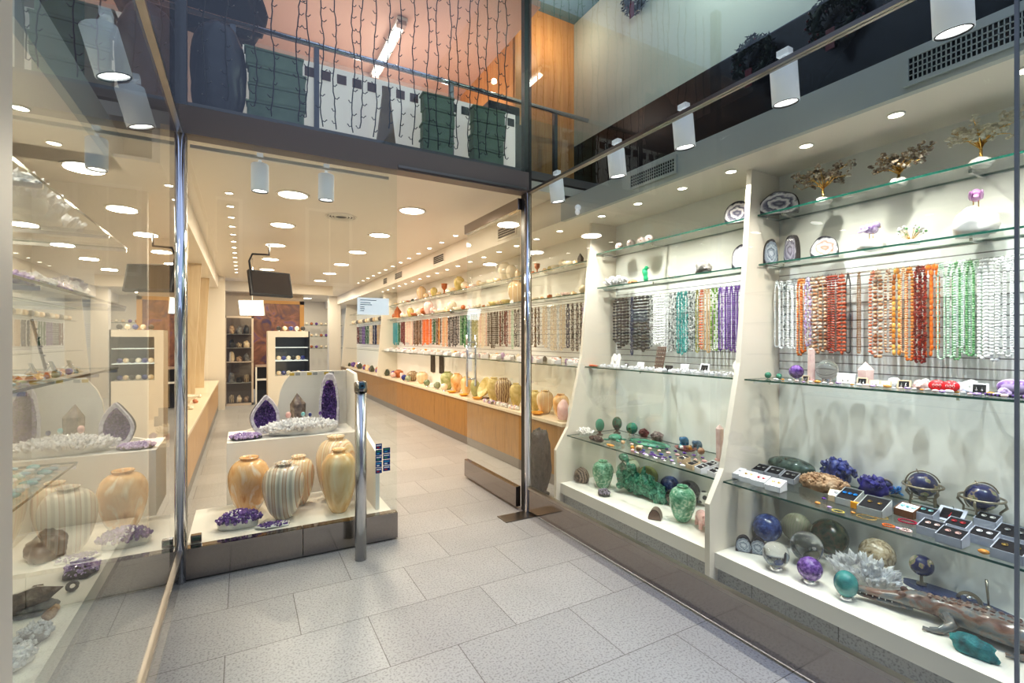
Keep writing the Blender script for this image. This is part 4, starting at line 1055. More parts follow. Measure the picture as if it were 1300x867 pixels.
for px, h, w, lf, lab, sd in ((1045, .24, .34, LEAFD, 'gold wire gem tree with smoky leaves, on top shelf next to the agate', 1), (1141, .20, .28, LEAFD, 'low spreading gem tree with brown and white leaves, middle of the top shelf', 2), (1246, .25, .28, LEAFW, 'pale gem tree with clear leaves on top shelf, towards the street', 3)):
    x, y, z, tt = PX(px, 3.03, 2.31); gem_tree((x, y, 2.311), h, w, lab, lf, sd)
def bird(loc, label, m, s=1., rz=0, basem=WHITES, bsz=(.12, .10, .07)):
    o = thing('bird_carving', label, 'carving', loc, rz, None); bx, by, bz = bsz
    MB().rock((0, 0, 0), bsz, int(loc[1]*37) % 9, 3, .25).build('stone_base', basem, o)
    b = MB()
    for c, r, ro in (((0, 0, .045), (.022, .036, .022), (.35, 0, 0)), ((0, -.034, .066), (.016, .018, .016), None), ((0, .05, .034), (.010, .042, .007), (-.35, 0, 0)), ((.018, .012, .045), (.007, .036, .016), (.2, 0, 0)), ((-.018, .012, .045), (.007, .036, .016), (.2, 0, 0))):
        b.sphere(Vector(c)*s+Vector((0, 0, bz)), tuple(q*s for q in r), 12, 8, rot=ro)
    b.build('bird_body', m, o)
    MB().sphere(Vector((0, -.054*s, .062*s+bz)), (.005*s, .010*s, .007*s), 8, 6, rot=(.6, 0, 0)).build('beak', mat('beak_tan', (.6, .4, .3), .4), o)
    l = MB()
    for q in (-.008, .008): l.tube([(q*s, 0, bz-.012), (q*s, 0, bz+.03*s)], .002*s, 5)
    l.build('legs', GOLD, o); return o
x, y, z, tt = PX(1106, 3.02, 1.99); bird((x, y, 1.991), 'pink stone bird carving on a white rock, second shelf of the large bay', AMETHL, 1.15, PI/2-.2, bsz=(.12, .16, .065))
x, y, z, tt = PX(1239, 3.03, 1.99); bird((x, y, 1.991), 'violet stone bird carving on a tall white rock, second shelf near the street', nz('amethyst_pink', [(.36, .12, .38), (.6, .36, .6)], 20, .2), 1.1, PI/2+.3, bsz=(.17, .22, .14))
x, y, z, tt = PX(1157, 3.03, 1.99)
o = thing('gem_tree', 'tiny white and green gem tree between two bird carvings on second shelf', 'gem tree', (x, y, 1.991))
MB().rock((0, 0, 0), (.07, .08, .03), 5, 3, .3).build('stone_base', WHITES, o); lf = MB(); R = random.Random(4); tk = MB()
for k in range(26):
    e = Vector((R.uniform(-.03, .03), R.uniform(-.055, .055), R.uniform(.05, .10))); tk.tube([(0, 0, .02), e], .001, 3); lf.sphere(e, .007, 6, 4, R.randrange(3), smooth=False)
tk.build('wire_trunk', GOLD, o); lf.build('gem_leaves', [WHITES, QUARTZM, mat('leaf_green', (.15, .35, .15), .3)], o)

# agates and geodes on upper shelves
def AG(px, x, z, w, h, label, m, rz, seed, half=True):
    X, Y, Z, tt = PX(px, x, z); return slice_agate((X, Y, z+.001), w, h, label, m, rz, .03, seed, half=half)
FACE = PI/2*-1
AG(989, 3.02, 2.31, .24, .145, 'broad arched agate half with blue grey face, inner end of top shelf', AGATEW, -1.0, 2)
AG(979, 3.03, 1.99, .10, .17, 'dark blue agate bookend standing on second shelf beside the pillar', AGATEB, -.5, 4)
AG(1003, 3.03, 1.99, .11, .17, 'grey agate bookend half on second shelf, the one away from the pillar', nz('agate_grey', [(.30, .28, .36), (.10, .09, .14), (.40, .38, .44)], 8, .1, kind='wave', distort=6, coat=.5), -1.9, 6)
AG(1047, 3.04, 1.99, .15, .13, 'round white agate slice with a thin black rind on second shelf', nz('agate_pale', [(.60, .30, .22), (.82, .78, .78), (.86, .84, .86)], 9, .1, coat=.4, lo=.2, hi=.4), -1.1, 8)
AG(936, 3.0, 2.31, .17, .15, 'grey arched agate slice on top shelf of the inner bay, against the pillar', AGATEW, -1.2, 9)
AG(941, 3.02, 1.99, .13, .17, 'pale violet agate slice on second shelf of the inner bay, against the pillar', nz('agate_violet', [(.50, .46, .58), (.76, .74, .80)], 7, .1, coat=.4), -1.2, 11)
def open_geode(px, r, label, m):
    X, Y, _, tt = PX(px, 3.0, 2.31); o = thing('geode_ball', label, 'geode', (X, Y, 2.311), -.9)
    MB().sphere((0, 0, r), (r, r, r), 24, 16).build('shell', m, o)
    a = MB(); a.lathe([(r*.42, 0), (r*.35, -.012), (.001, -.02)], 16, 0, Matrix.Translation((0, -r*.93, r)) @ Matrix.Rotation(PI/2, 4, 'X') @ Matrix.Translation((0, 0, .0)), cap=False)
    a.sphere((0, -r*.72, r), (r*.40, r*.30, r*.40), 12, 8); a.build('dark_hollow', mat('hollow_red', (.14, .06, .06), .3), o)
for px, r, lab in ((786, .036, 'white geode ball with pink hollow, first of the row on top shelf of inner bay'), (801, .037, 'lilac geode ball with dark hollow, second of the row on top shelf'), (814, .037, 'grey geode ball with hollow, third of the row on top shelf'), (824, .037, 'tan geode ball, last of the row on top shelf of inner bay')):
    open_geode(px, r, lab, nz('geode_ball_%d' % px, [(.45, .36, .36), (.78, .70, .64)], 12, .3))
# second shelf of inner bay
X, Y, _, tt = PX(781, 3.02, 1.99); cluster((X, Y, 1.991), (.13, .20, .07), 120, 'white quartz cluster at the far end of second shelf in inner bay', QUARTZM, QUARTZ, 21, .05, .012)
X, Y, _, tt = PX(803, 2.99, 1.99); rockthing((X, Y, 1.991), (.07, .11, .035), 'flat orange stone lying beside the white quartz on second shelf', nz('orange_stone', [(.55, .16, .05), (.75, .36, .18)], 9, .3), 5)
X, Y, _, tt = PX(820, 3.02, 1.99)
sculpt('seahorse_carving', [('s', (0, 0, .03), (.022, .022, .03)), ('s', (0, .008, .075), (.020, .026, .035)), ('s', (0, -.004, .12), (.014, .02, .022)), ('s', (0, -.025, .118), (.007, .018, .008)), ('s', (0, .03, .095), (.008, .016, .03))], .006, mat('emerald', (.02, .42, .20), .12, coat=.5), 'bright emerald green carving standing on second shelf of inner bay', 'carving', (X, Y, 1.991))
for px, mm, lab, q in ((852, nz('red_grey', [(.3, .2, .2), (.6, .5, .46)], 12, .4), 'small reddish grey stone on second shelf of inner bay', 3), (860, nz('green_grey', [(.2, .3, .28), (.6, .6, .55)], 12, .4), 'small green and white stone next to the reddish one on second shelf', 6)):
    X, Y, _, tt = PX(px, 3.02, 1.99); rockthing((X, Y, 1.991), (.05, .06, .04), lab, mm, q, sub=3)
X, Y, _, tt = PX(893, 3.0, 1.99); rockthing((X, Y, 1.991), (.11, .16, .10), 'angular grey rock on second shelf of inner bay under the halogen', GREYR, 13, amp=.4, smooth=False, sub=3)
X, Y, _, tt = PX(1258, 2.97, 2.31)

# ---------------------------------------------------------------- jewellery fittings
def jbox(loc, w, d, h, label, group=None, rz=0, lid=False, gem=None, n=2, bm_=None, pad=None):
    if loc[2] < .7: w *= 1.28; d *= 1.28; h *= 1.25
    o = thing('jewellery_box', label, 'jewellery box', loc, rz, group); bm_ = bm_ or BOXW
    m = MB(); t_ = .003
    hb = h+d*.30
    m.box(-w/2, w/2, -d/2, d/2, 0, .003).box(-w/2, w/2, -d/2, -d/2+t_, 0, h).box(-w/2, w/2, d/2-t_, d/2, 0, hb)
    for xa in (-w/2, w/2-t_): m.poly([(-d/2, 0), (d/2, 0), (d/2, hb), (-d/2, h)], 'x', xa, xa+t_)
    m.build('tray', bm_, o)
    MB().poly([(-d/2+t_, .003), (d/2-t_, .003), (d/2-t_, hb-.003), (-d/2+t_, h-.003)], 'x', -w/2+t_, w/2-t_).build('pad', pad or VELVET, o)
    for k in range(n):
        q = MB(); x = (k-(n-1)/2)*w/(n+.6)
        zc = h+d*.15; q.sphere((x, 0, zc), (.007, .007, .004), 8, 6); q.tube([(x+.009*math.cos(a*PI/5), .006+.009*math.sin(a*PI/5), zc+.001+.0018*math.sin(a*PI/5)) for a in range(10)], .0015, 4, closed=True)
        q.build('earring', gem or SILVER, o)
    return o
def easel(loc, w, h, label, rz=0, pad=VELVET, frame=BOXW, gem=SILVER, lean=.3, group=None, n=2, cat='display card'):
    o = thing('jewellery_card', label, cat, loc, rz, group); R_ = Matrix.Rotation(-lean, 4, 'X')
    MB().box(-w/2, w/2, 0, .006, 0, h, 0, R_, bev=.001).build('card', frame, o)
    MB().box(-w/2+w*.14, w/2-w*.14, -.0015, 0, h*.14, h*.86, 0, R_).build('pad', pad, o)
    q = MB()
    for k in range(n): x = (k-(n-1)/2)*w*.3; q.tube([R_ @ Vector((x, -.003, h*.62)), R_ @ Vector((x, -.004, h*.36))], .0016, 4); q.sphere(R_ @ Vector((x, -.005, h*.33)), .005, 8, 6)
    q.build('pendant', gem, o)
    MB().tube([(0, h*math.sin(lean)*.8, h*.75), (0, h*math.sin(lean)+.03, 0)], .002, 4).build('easel_leg', SILVER, o)
    return o
def facing(px, extra=0): return math.atan2(0, 1)
RW = -PI/2            # local -y turned towards -x (the glass)
# lowest glass shelf of the large bay: ring boxes
g = 'small jewellery boxes on the lowest shelf, street-end bay'
i = 0
for (px, py, w, dk) in ((936, 606, .062, 0), (950, 611, .062, 0), (966, 616, .062, 0), (985, 622, .066, 0)):
    x, y, z, _ = PZ(px, py, .632); jbox((x, y, z), w, w, .026, 'open white jewellery box, %s in the front row beside the pillar' % ORD[i], g, RW+.1, gem=(SILVER, GOLD, mat('gem_red', (.5, .02, .03), .1), GOLD)[i], pad=BOXW); i += 1
i = 0
for (px, py) in ((956, 594), (975, 590), (966, 602), (984, 606), (997, 599), (1003, 612)):
    x, y, z, _ = PZ(px, py, .632); jbox((x, y, z), .066, .066, .026, 'black-padded silver jewellery box, %s in the group behind the white boxes' % ORD[i], g, RW+.1, bm_=mat('box_grey', (.45, .46, .50), .4)); i += 1
x, y, z, _ = PZ(1004, 583, .632); tag(MB().sphere((0, 0, .055), (.075, .15, .055), 32, 20).build('polished_stone', LABRA, None, fit((x, y, z), .08)), 'large polished dark oval stone with green flashes behind the ring boxes', 'stone')
x, y, z, _ = PZ(1046, 622, .632); cluster((x, y, z), (.17, .27, .09), 300, 'lumpy brown aragonite cluster beside the ring boxes', CORAL, CORAL, 31, .018, .007, 'aragonite_cluster', up=.6, amp=.45)
x, y, z, _ = PZ(1066, 602, .632); cluster((x+.08, y+.06, z), (.14, .20, .16), 60, 'deep blue azurite rock, the taller one behind the brown cluster', LAPIS, LAPIS, 33, .03, .012, 'azurite_rock', 'rock', amp=.5)
x, y, z, _ = PZ(1092, 612, .632); cluster((x+.05, y-.05, z), (.12, .15, .10), 60, 'deep blue azurite rock, the lower one beside the small globe', nz('azurite_two', [(.02, .015, .16), (.07, .06, .36)], 16, .3), nz('azurite_two', [], 1), 35, .026, .012, 'azurite_rock', 'rock', amp=.5)
def globe(loc, r, label, kind='legs', rz=0):
    loc = fit(loc, r*1.45); o = thing('gemstone_globe', label, 'globe', loc, rz); bz = .055 if kind == 'legs' else .03
    PEW = mat('pewter', (.32, .28, .22), .3, metal=.9)
    MB().sphere((0, 0, bz+r), r, 36, 22).build('ball', GLOBE, o)
    ax = MB(); ax.tube([(0, r*1.13*math.cos(a), bz+r+r*1.13*math.sin(a)) for a in [PI*(-.25+1.15*k/20) for k in range(21)]], .0035, 6, M=None)
    ax.tube([(0, r*.3, bz+r+r*.98), (0, r*.42, bz+r+r*1.25)], .003, 6)
    ax.build('meridian_arc', PEW, o)
    if kind == 'legs':
        MB().tube([(r*1.32*math.cos(k*PI/16), r*1.32*math.sin(k*PI/16), bz+r*.95) for k in range(32)], .0055, 6, closed=True).build('horizon_ring', PEW, o)
        for k in range(4):
            a = PI/4+k*PI/2; c, s = math.cos(a), math.sin(a)
            MB().tube([(c*r*1.3, s*r*1.3, bz+r*.95), (c*r*1.42, s*r*1.42, bz+r*.55), (c*r*1.05, s*r*1.05, bz+r*.1), (c*r*1.1, s*r*1.1, .02), (c*r*1.3, s*r*1.3, .004)], [.005, .006, .005, .005, .007], 7).build('leg', PEW, o)
        MB().lathe([(.012, bz-.02), (.020, bz-.005), (.012, bz+.01)], 14).build('centre_cup', PEW, o)
        tb = MB()
        for k in range(4): a = PI/4+k*PI/2; tb.tube([(0, 0, bz-.012), (math.cos(a)*r*1.06, math.sin(a)*r*1.06, bz-.01)], .003, 5)
        tb.build('stretcher', PEW, o)
    else: MB().lathe([(r*.6, 0), (r*.62, .006), (.008, .012), (.008, bz+.004), (r*.3, bz+.008)], 20).build('stand', PEW, o)
    return o
x, y, z, _ = PZ(1166, 640, .632); globe((x+.05, y, z), .062, 'lapis blue gemstone globe in a four-legged stand, the one beside the azurite', 'legs', .3)
x, y, z, _ = PZ(1242, 662, .632); globe((x+.04, y, z), .062, 'larger blue gemstone globe with broad ring and legs, next to the street joint', 'legs', .8)
x, y, z, _ = PZ(1120, 622, .632); globe((x+.05, y, z), .028, 'tiny blue gemstone globe between azurite and the blue starburst', 'small')
x, y, z, _ = PZ(1137, 630, .632)
o = thing('starburst_ornament', 'spiky bright blue starburst ornament before the first globe', 'ornament', (x, y, z)); m = MB(); R = random.Random(3)
for k in range(34): d = Vector((R.uniform(-1, 1), R.uniform(-1, 1), R.uniform(-.35, 1))).normalized(); m.crystal((0, 0, .028), d, .042, .004, 5)
m.build('spikes', nz('sky_blue_glass', [(.02, .16, .55), (.10, .42, .80)], 20, .15), o); MB().sphere((0, 0, .026), .014, 10, 8).build('core', SODAL, o)
x, y, z, _ = PZ(1081, 640, .632); o = jbox((x, y+.01, z), .07, .09, .028, 'grey box with black pad and three blue stones', g, RW+.05, gem=mat('gem_blue', (.02, .25, .7), .1), n=3, bm_=mat('box_grey2', (.50, .52, .52), .4))
x, y, z, _ = PZ(1110, 652, .632); o = jbox((x, y, z), .085, .09, .030, 'grey box with black pad and gold earrings beside the orange band', g, RW+.05, gem=GOLD, bm_=mat('box_grey2', (.5, .52, .52), .4))
tag(MB().box(-.011, .011, -.044, .044, 0, .0335, bev=.002).build('ribbon_band', ORANGE, None, (x+.0, y+.060, z)), 'flat orange ribbon band between the two grey jewellery boxes', 'band')
x, y, z, _ = PZ(1070, 637, .632); jbox((x-.01, y+.03, z), .05, .05, .026, 'small brown box with white pad beside the brown cluster', g, RW+.3, pad=BOXW, n=1, bm_=WOODL)
x, y, z, _ = PZ(1152, 655, .632); jbox((x, y, z), .065, .055, .028, 'small wooden box with turquoise stones before the globe', g, RW-.1, pad=BOXW, n=3, gem=TURQ, bm_=mat('box_brown', (.22, .10, .05), .4))
lst = [(1176, 660, 'with a pale green stone', TURQ, .06), (1183, 679, 'with two pearl studs, under the pale green one', PINKB, .066), (1209, 690, 'with a pink stone, lowest by the shelf edge', PINKQ, .07), (1216, 676, 'with a red pendant, below the big black pad', mat('gem_red', (.5, .02, .03), .1), .062),
       (1254, 669, 'with two white studs, near the second globe', WHITES, .062), (1249, 690, 'with two pearl earrings, near the shelf edge by the joint', BOXW, .066), (1283, 710, 'with two oval gold studs, at the pane joint', GOLD, .075), (1287, 690, 'with plain black pad, behind the oval studs', SILVER, .085)]
for px, py, lab, gm_, w in lst:
    x, y, z, _ = PZ(px, py, .632); jbox((x, y, z), w, w*.85, .03, 'grey jewellery box '+lab, g, RW-.05, gem=gm_, bm_=mat('box_bluegrey', (.48, .51, .60), .4))
x, y, z, _ = PZ(1213, 664, .632); o = easel((x+.0, y+.03, z), .105, .085, 'large grey framed black pad with one red pendant, before the globes', RW-.05, frame=mat('box_bluegrey', (.5, .5, .6), .4), gem=mat('gem_red', (.5, .02, .03), .1), lean=.9, n=1)
# bracelets and loose stones
def bracelet(px, py, r, label, m, rb=.003, z=.632, sy=.8):
    x, y, z, _ = PZ(px, py, z); n = int(2*PI*r/(rb*1.9)); b = MB()
    for k in range(n): a = 2*PI*k/n; b.sphere((r*sy*math.cos(a), r*math.sin(a), rb), rb, 6, 4)
    o = b.build('bracelet', m, None, (x, y, z)); return tag(o, label, 'bracelet')
bracelet(1064, 652, .026, 'thin yellow bracelet lying near the shelf edge by the brown box', mat('yellow_bead', (.6, .5, .12), .2))
bracelet(1100, 657, .040, 'gold bracelet, large, lying before the grey boxes', GOLD, .0025)
bracelet(1118, 657, .030, 'gold bracelet, smaller, next to the large gold one', GOLD, .0025)
bracelet(1128, 669, .022, 'orange and blue bead bracelet by the shelf edge', mat('b_org', (.76, .18, .02), .2), .004)
bracelet(1152, 663, .034, 'red cord bracelet lying beside the bead bracelet', mat('red_cord', (.40, .01, .05), .3), .004)
bracelet(1150, 677, .020, 'pink pearl bracelet by the shelf edge', PINKB, .005)
for i, (px, py, c, r_) in enumerate(((1046, 634, AMETH, .010), (1053, 645, AMETHL, .010), (1038, 640, AMBER, .012), (1083, 652, AMBER, .009), (1249, 703, AMBER, .016), (1140, 680, AMETHL, .009))):
    x, y, z, _ = PZ(px, py, .632); tag(MB().sphere((0, 0, r_*.55), (r_, r_*1.2, r_*.6), 10, 8).build('loose_gem', c, None, (x, y, z)), ('small violet gem below the brown cluster', 'pale violet gem near the yellow bracelet', 'amber gem at the foot of the brown cluster', 'amber bead beside the small brown box', 'orange amber gem near the shelf edge by the joint', 'lilac gem beside the pink pearl bracelet')[i], 'gem')

# display floor of the large bay
FZ = .2012
def ballp(px, py, rp, m, label, stand=True, sz=1., name='mineral_sphere', zf=FZ, sm=None, dx=0, cat='sphere'):
    """ball whose base is measured at px, py and whose radius is rp pixels"""
    x, y, z, t_ = PZ(px, py, zf); r = rp*t_/FPX; return ball((x+dx, y, zf), r, m, label, None, name, stand, sz, sm, cat)
ballp(974, 690, 17, SODAL, 'blue sodalite sphere behind the agate pair near the pillar')
ballp(1000, 684, 17, CREAMG, 'cream green striped stone sphere near the pillar', dx=.10)
ballp(985, 722, 15.5, QUARTZC, 'smaller clear crystal sphere before the blue sphere')
ballp(1024, 716, 18.5, QUARTZC, 'larger clear crystal sphere beside the violet one')
ballp(1049, 702, 21, DGREEN, 'dark green and brown sphere behind the clear crystal spheres', dx=.03)
ballp(1028, 739, 14.5, AMETH, 'violet amethyst sphere on a small ring before the clear spheres')
ballp(1110, 724, 19.5, MARBLE, 'brown and cream marbled stone sphere behind the white crystals', dx=.03)
ballp(1074, 760, 13.5, nz('teal_stone', [(.01, .10, .11), (.04, .26, .26), (.10, .38, .34)], 14, .15, coat=.5), 'teal stone egg on a stand before the crocodile snout', sz=1.2, name='stone_egg', cat='egg')
x, y, z, _ = PZ(944, 701, FZ); slice_agate((x, y, z), .09, .095, 'blue grey agate half near the pillar, the one closer to the pillar', AGATEB, -1.0, .04, 12)
x, y, z, _ = PZ(962, 704, FZ); slice_agate((x, y, z), .09, .095, 'blue grey agate half near the pillar, the one closer to the clear sphere', AGATEB, -1.0, .04, 14)
x, y, z, _ = PZ(1098, 742, FZ); cluster((x+.0, y, z), (.14, .30, .12), 200, 'large white quartz cluster behind the crocodile head', QUARTZM, QUARTZ, 41, .065, .011, 'quartz_cluster', up=.5)
x, y, z, _ = PZ(1172, 746, FZ)
# desk set
o = thing('desk_set', 'dark blue stone desk set with globe, half ring dial and pen', 'desk set', (3.09, (PX(1214, 3.09, .2)[1]), FZ), 0)
m = MB(); n = 32; out = [(.055*math.cos(2*PI*k/n), .22*math.sin(2*PI*k/n)) for k in range(n)]
m.poly(out, 'z', 0, .022).build('stone_base', BLUEBASE, o)
MB().lathe([(.02, .022), (.022, .03), (.008, .035), (.006, .075)], 16, M=Matrix.Translation((0, .14, 0))).build('globe_stem', mat('pewter', (0, 0, 0)), o)
g2 = MB().sphere((0, .14, .122), .052, 32, 20).build('globe_ball', GLOBE, o)
MB().poly([(.05*math.cos(PI*k/16), .024+.045*math.sin(PI*k/16)) for k in range(17)]+[(.035*math.cos(PI*k/16), .024+.032*math.sin(PI*k/16)) for k in range(16, -1, -1)], 'x', -.006, .006, M=Matrix.Translation((0, -.05, 0))).build('half_ring_dial', mat('pewter', (0, 0, 0)), o)
MB().sphere((0, -.05, .040), .014, 12, 8).build('dial_ball', SILVER, o)
MB().tube([(0, -.12, .02), (.02, -.105, .15)], [.004, .006], 8).lathe([(.014, .022), (.014, .03), (.006, .036)], 12, M=Matrix.Translation((0, -.12, 0))).build('pen_holder', mat('pewter', (0, 0, 0)), o)
# crocodile carving: lies along the display with its snout towards the shop
def croc():
    Ys, Ye = PX(1076, 2.60, .25)[1], .62
    L = 1.02; o = thing('crocodile_carving', 'long glossy brown and grey stone crocodile carving on the display floor', 'carving', (2.70, PX(1087, 2.70, .25)[1], FZ), -PI/2+.27)
    # local +x runs from snout (0) to tail tip (L)
    S = [(0, .014, .010, .050), (.02, .024, .017, .050), (.10, .028, .020, .054), (.17, .042, .030, .062), (.21, .052, .040, .066), (.25, .046, .042, .064), (.30, .046, .044, .060), (.36, .066, .054, .060), (.46, .080, .060, .062), (.56, .078, .058, .060), (.64, .058, .048, .054), (.72, .042, .040, .048), (.82, .028, .034, .040), (.92, .018, .024, .032), (1.02, .005, .008, .022)]
    def ring(x, hw, hh, zc, n=20):
        yb = .028*math.sin(x*6.5) * (1 if x > .3 else x/.3)
        return [(x, yb+hw*math.cos(2*PI*k/n), zc+hh*math.sin(2*PI*k/n)*(1 if math.sin(2*PI*k/n) > 0 else .9)) for k in range(n)]
    def interp():
        out = []
        for (a, b) in zip(S, S[1:]):
            for q in range(4): t_ = q/4; t_ = t_; out.append(tuple(a[i]*(1-t_)+b[i]*t_ for i in range(4)))
        out.append(S[-1]); return out
    SS = interp(); n = 20; m = MB(); v = []; f = []
    R = random.Random(5)
    for (x, a, b, c) in SS:
        for k, p in enumerate(ring(x, a, b, c)):
            if .22 < x < .95 and 3 <= k <= 7: p = (p[0], p[1], p[2]+(.006 if (int(x*60)+k) % 2 else 0))
            v.append(p)
    for i in range(len(SS)-1):
        for k in range(n): f.append((i*n+k, i*n+(k+1) % n, (i+1)*n+(k+1) % n, (i+1)*n+k))
    f.append(tuple(range(n))); f.append(tuple((len(SS)-1)*n+k for k in range(n)))
    m.add(v, f)
    for (x, sy) in ((.34, 1), (.34, -1), (.60, 1), (.60, -1)):
        m.tube([(x, sy*.035, .055), (x+.02, sy*.085, .045), (x-.015, sy*.105, .014), (x-.05, sy*.115, .010)], [.026, .022, .017, .012], 8)
        for q in (-.010, 0, .010): m.tube([(x-.04, sy*.115, .010), (x-.075, sy*(.115)+q*1.6, .007)], [.006, .003], 5)
    m.build('body', COPPER, o)
    j = MB(); v = []; f = []
    J = [(-.004, .010, .006, .026), (.03, .022, .010, .026), (.10, .025, .012, .026), (.17, .036, .017, .030), (.22, .040, .020, .036)]
    for (x, a, b, c) in J: v += ring(x, a, b, c)
    for i in range(len(J)-1):
        for k in range(n): f.append((i*n+k, i*n+(k+1) % n, (i+1)*n+(k+1) % n, (i+1)*n+k))
    f.append(tuple(range(n))); f.append(tuple((len(J)-1)*n+k for k in range(n)))
    j.add(v, f).build('lower_jaw', COPPER, o)
    e = MB(); [e.sphere((.185, s*.032, .098), (.016, .012, .013), 10, 8) for s in (1, -1)]; e.build('brow', nz('croc_back', [(.10, .05, .04), (.26, .15, .12)], 16, .3), o)
    sc_ = MB()
    for x in [.28+.026*q for q in range(26)]:
        S0 = min(SS, key=lambda s: abs(s[0]-x)); yb = .028*math.sin(x*6.5)*(1 if x > .3 else x/.3)
        for s in (-.34, 0, .34): sc_.sphere((x, yb+s*S0[1], S0[3]+S0[2]*(.98 if s == 0 else .93)), (.012, .007, .009), 6, 4, smooth=False)
    sc_.build('back_ridge', nz('croc_back', [], 1), o)
    t_ = MB(); [t_.crystal((x, s*.018, .045), (0, 0, -1), .010, .0025, 5) for x in (.02, .045, .07, .095, .12, .145) for s in (1, -1)]; t_.build('teeth', WHITES, o)
croc()
x, y, z, _ = PZ(1243, 824, FZ); rockthing((x-.06, y+.0, z), (.11, .17, .08), 'rough dark teal stone lying before the crocodile near the glass', CHRYS, 17, amp=.35)

# display floor of inner bay
def obj3(px, py, z): return PZ(px, py, z)
x, y, z, _ = PZ(735, 612, FZ); rockthing((x+.03, y, z), (.13, .17, .13), 'dark brown petrified wood block at the inner end of the display floor', WOODR, 23, amp=.2, smooth=False, sub=3)
x, y, z, _ = PZ(762, 619, FZ); vase((x+.03, y, z), .235, .185, JADE, 'mottled green stone vase beside the dark wood block, inner bay', foot=.5, neck=.4, lip=.45)
x, y, z, _ = PZ(791, 612, FZ); vase((x+.10, y+.02, z), .22, .18, nz('pale_jade', [(.34, .42, .30), (.62, .64, .50)], 12, .25), 'pale green veined vase mostly hidden behind the dragon carving', foot=.5, neck=.4, lip=.45)
x, y, z, _ = PZ(767, 629, FZ); cluster((x, y, z), (.09, .11, .055), 90, 'small grey violet crystal cluster before the first green vase', DARKR, nz('grey_amethyst', [(.18, .14, .20), (.5, .45, .52)], 20, .2), 51, .014, .006)
x, y, z, _ = PZ(811, 632, FZ)
blobs = []; R = random.Random(12)
for k in range(46):
    t_ = k/45; yy = .20-.40*t_; hh = .26*(1-t_)**.8+.06
    blobs.append(('s', (R.uniform(-.03, .03), yy+R.uniform(-.02, .02), hh*R.uniform(.15, .9)), (R.uniform(.025, .045), R.uniform(.025, .045), R.uniform(.025, .05)), (R.random(), R.random(), 0)))
for k in range(9):
    t_ = k/8; blobs.append(('s', (0, .19-.38*t_, .045+.10*(1-t_)), (.05, .045, .05+.06*(1-t_))))
blobs += [('s', (-.01, .17, .30), (.035, .05, .035)), ('s', (-.04, .13, .29), (.03, .03, .02)), ('s', (-.02, -.02, .20), (.018, .02, .07), (.3, 0, 0)), ('s', (-.03, -.10, .16), (.018, .018, .06), (-.3, 0, 0)), ('s', (-.02, .07, .22), (.03, .03, .05))]
sculpt('dragon_carving', blobs, .009, JADED, 'large dark green jade dragon carving between the green vases', 'carving', (x+.035, y, z), .25, disp=.012, dscale=.03)
x, y, z, _ = PZ(822, 611, FZ); ball((x+.09, y+.09, z), .09, OLIVE, 'big dull olive stone sphere behind the dragon carving', stand=True)
ballp(845, 625, 11.5, SODAL, 'dark blue stone sphere behind the jade dragon tail', dx=.05)
ballp(868, 632, 13, nz('dark_fossil', [(.015, .015, .02), (.05, .05, .06), (.4, .25, .2)], 12, .15, lo=.4, hi=.75, coat=.4), 'black sphere with rusty patches behind the large green vase', dx=.06)
ballp(850, 642, 9, nz('dark_fossil2', [(.015, .015, .015), (.30, .18, .12)], 9, .15, lo=.45, hi=.8, coat=.4), 'small black and brown sphere beside the large green vase', dx=.03)
x, y, z, _ = PZ(864, 662, FZ); vase((x+.02, y, z), .255, .185, JADE, 'large mottled green stone vase towards the pillar end of inner bay', foot=.42, neck=.36, lip=.42)
x, y, z, _ = PZ(832, 658, FZ)
o = thing('petrified_log', 'short brown petrified wood log section before the dragon tail', 'rock', (x, y, z), .6)
MB().poly([(.045*math.cos(PI*k/12), .075*math.sin(PI*k/12)) for k in range(13)], 'x', -.04, .04).build('bark', WOODR, o); MB().poly([(.04*math.cos(PI*k/12), .066*math.sin(PI*k/12)+.003) for k in range(13)], 'x', -.0415, -.04).build('cut_face', nz('cut_face', [(.18, .11, .08), (.34, .25, .19)], 30, .3, kind='wave'), o)
x, y, z, _ = PZ(892, 640, FZ)
o = thing('stone_candle_holder', 'white stone ball holder with round openings near the pillar', 'ornament', (x-.01, y-.02, z), .3)
MB().sphere((0, 0, .055), (.048, .048, .055), 24, 16).build('ball', WHITES, o)
h = MB(); [h.sphere(p, r_, 12, 8) for p, r_ in (((-.034, -.02, .07), (.018, .018, .018)), ((-.036, .01, .035), (.016, .014, .014)), ((0, 0, .104), (.02, .02, .008)))]; h.build('openings', mat('opening_grey', (.06, .06, .065), .6), o)
x, y, z, _ = PZ(887, 672, FZ)
pig = [('s', (0, 0, .085), (.042, .07, .044)), ('s', (0, .05, .088), (.04, .035, .040)), ('s', (0, -.075, .082), (.028, .034, .030)), ('s', (0, -.108, .070), (.016, .020, .015)), ('s', (.018, -.062, .112), (.010, .008, .013)), ('s', (-.018, -.062, .112), (.010, .008, .013)),
       ('t', [(.022, -.035, .07), (.024, -.045, .03), (.024, -.05, .008)], [.02, .014, .015]), ('t', [(-.022, -.035, .07), (-.024, -.02, .03), (-.024, -.02, .008)], [.02, .014, .015]), ('t', [(.022, .055, .07), (.024, .06, .03), (.024, .052, .008)], [.022, .015, .015]), ('t', [(-.022, .055, .07), (-.024, .075, .03), (-.024, .07, .008)], [.022, .015, .015]), ('s', (0, -.118, .094), (.005, .006, .012))]
sculpt('rhino_carving', pig, .006, PINKQ, 'pink rose quartz rhinoceros carving walking by the pillar', 'carving', (x+.02, y-.02, z), -.6, scale=.95)

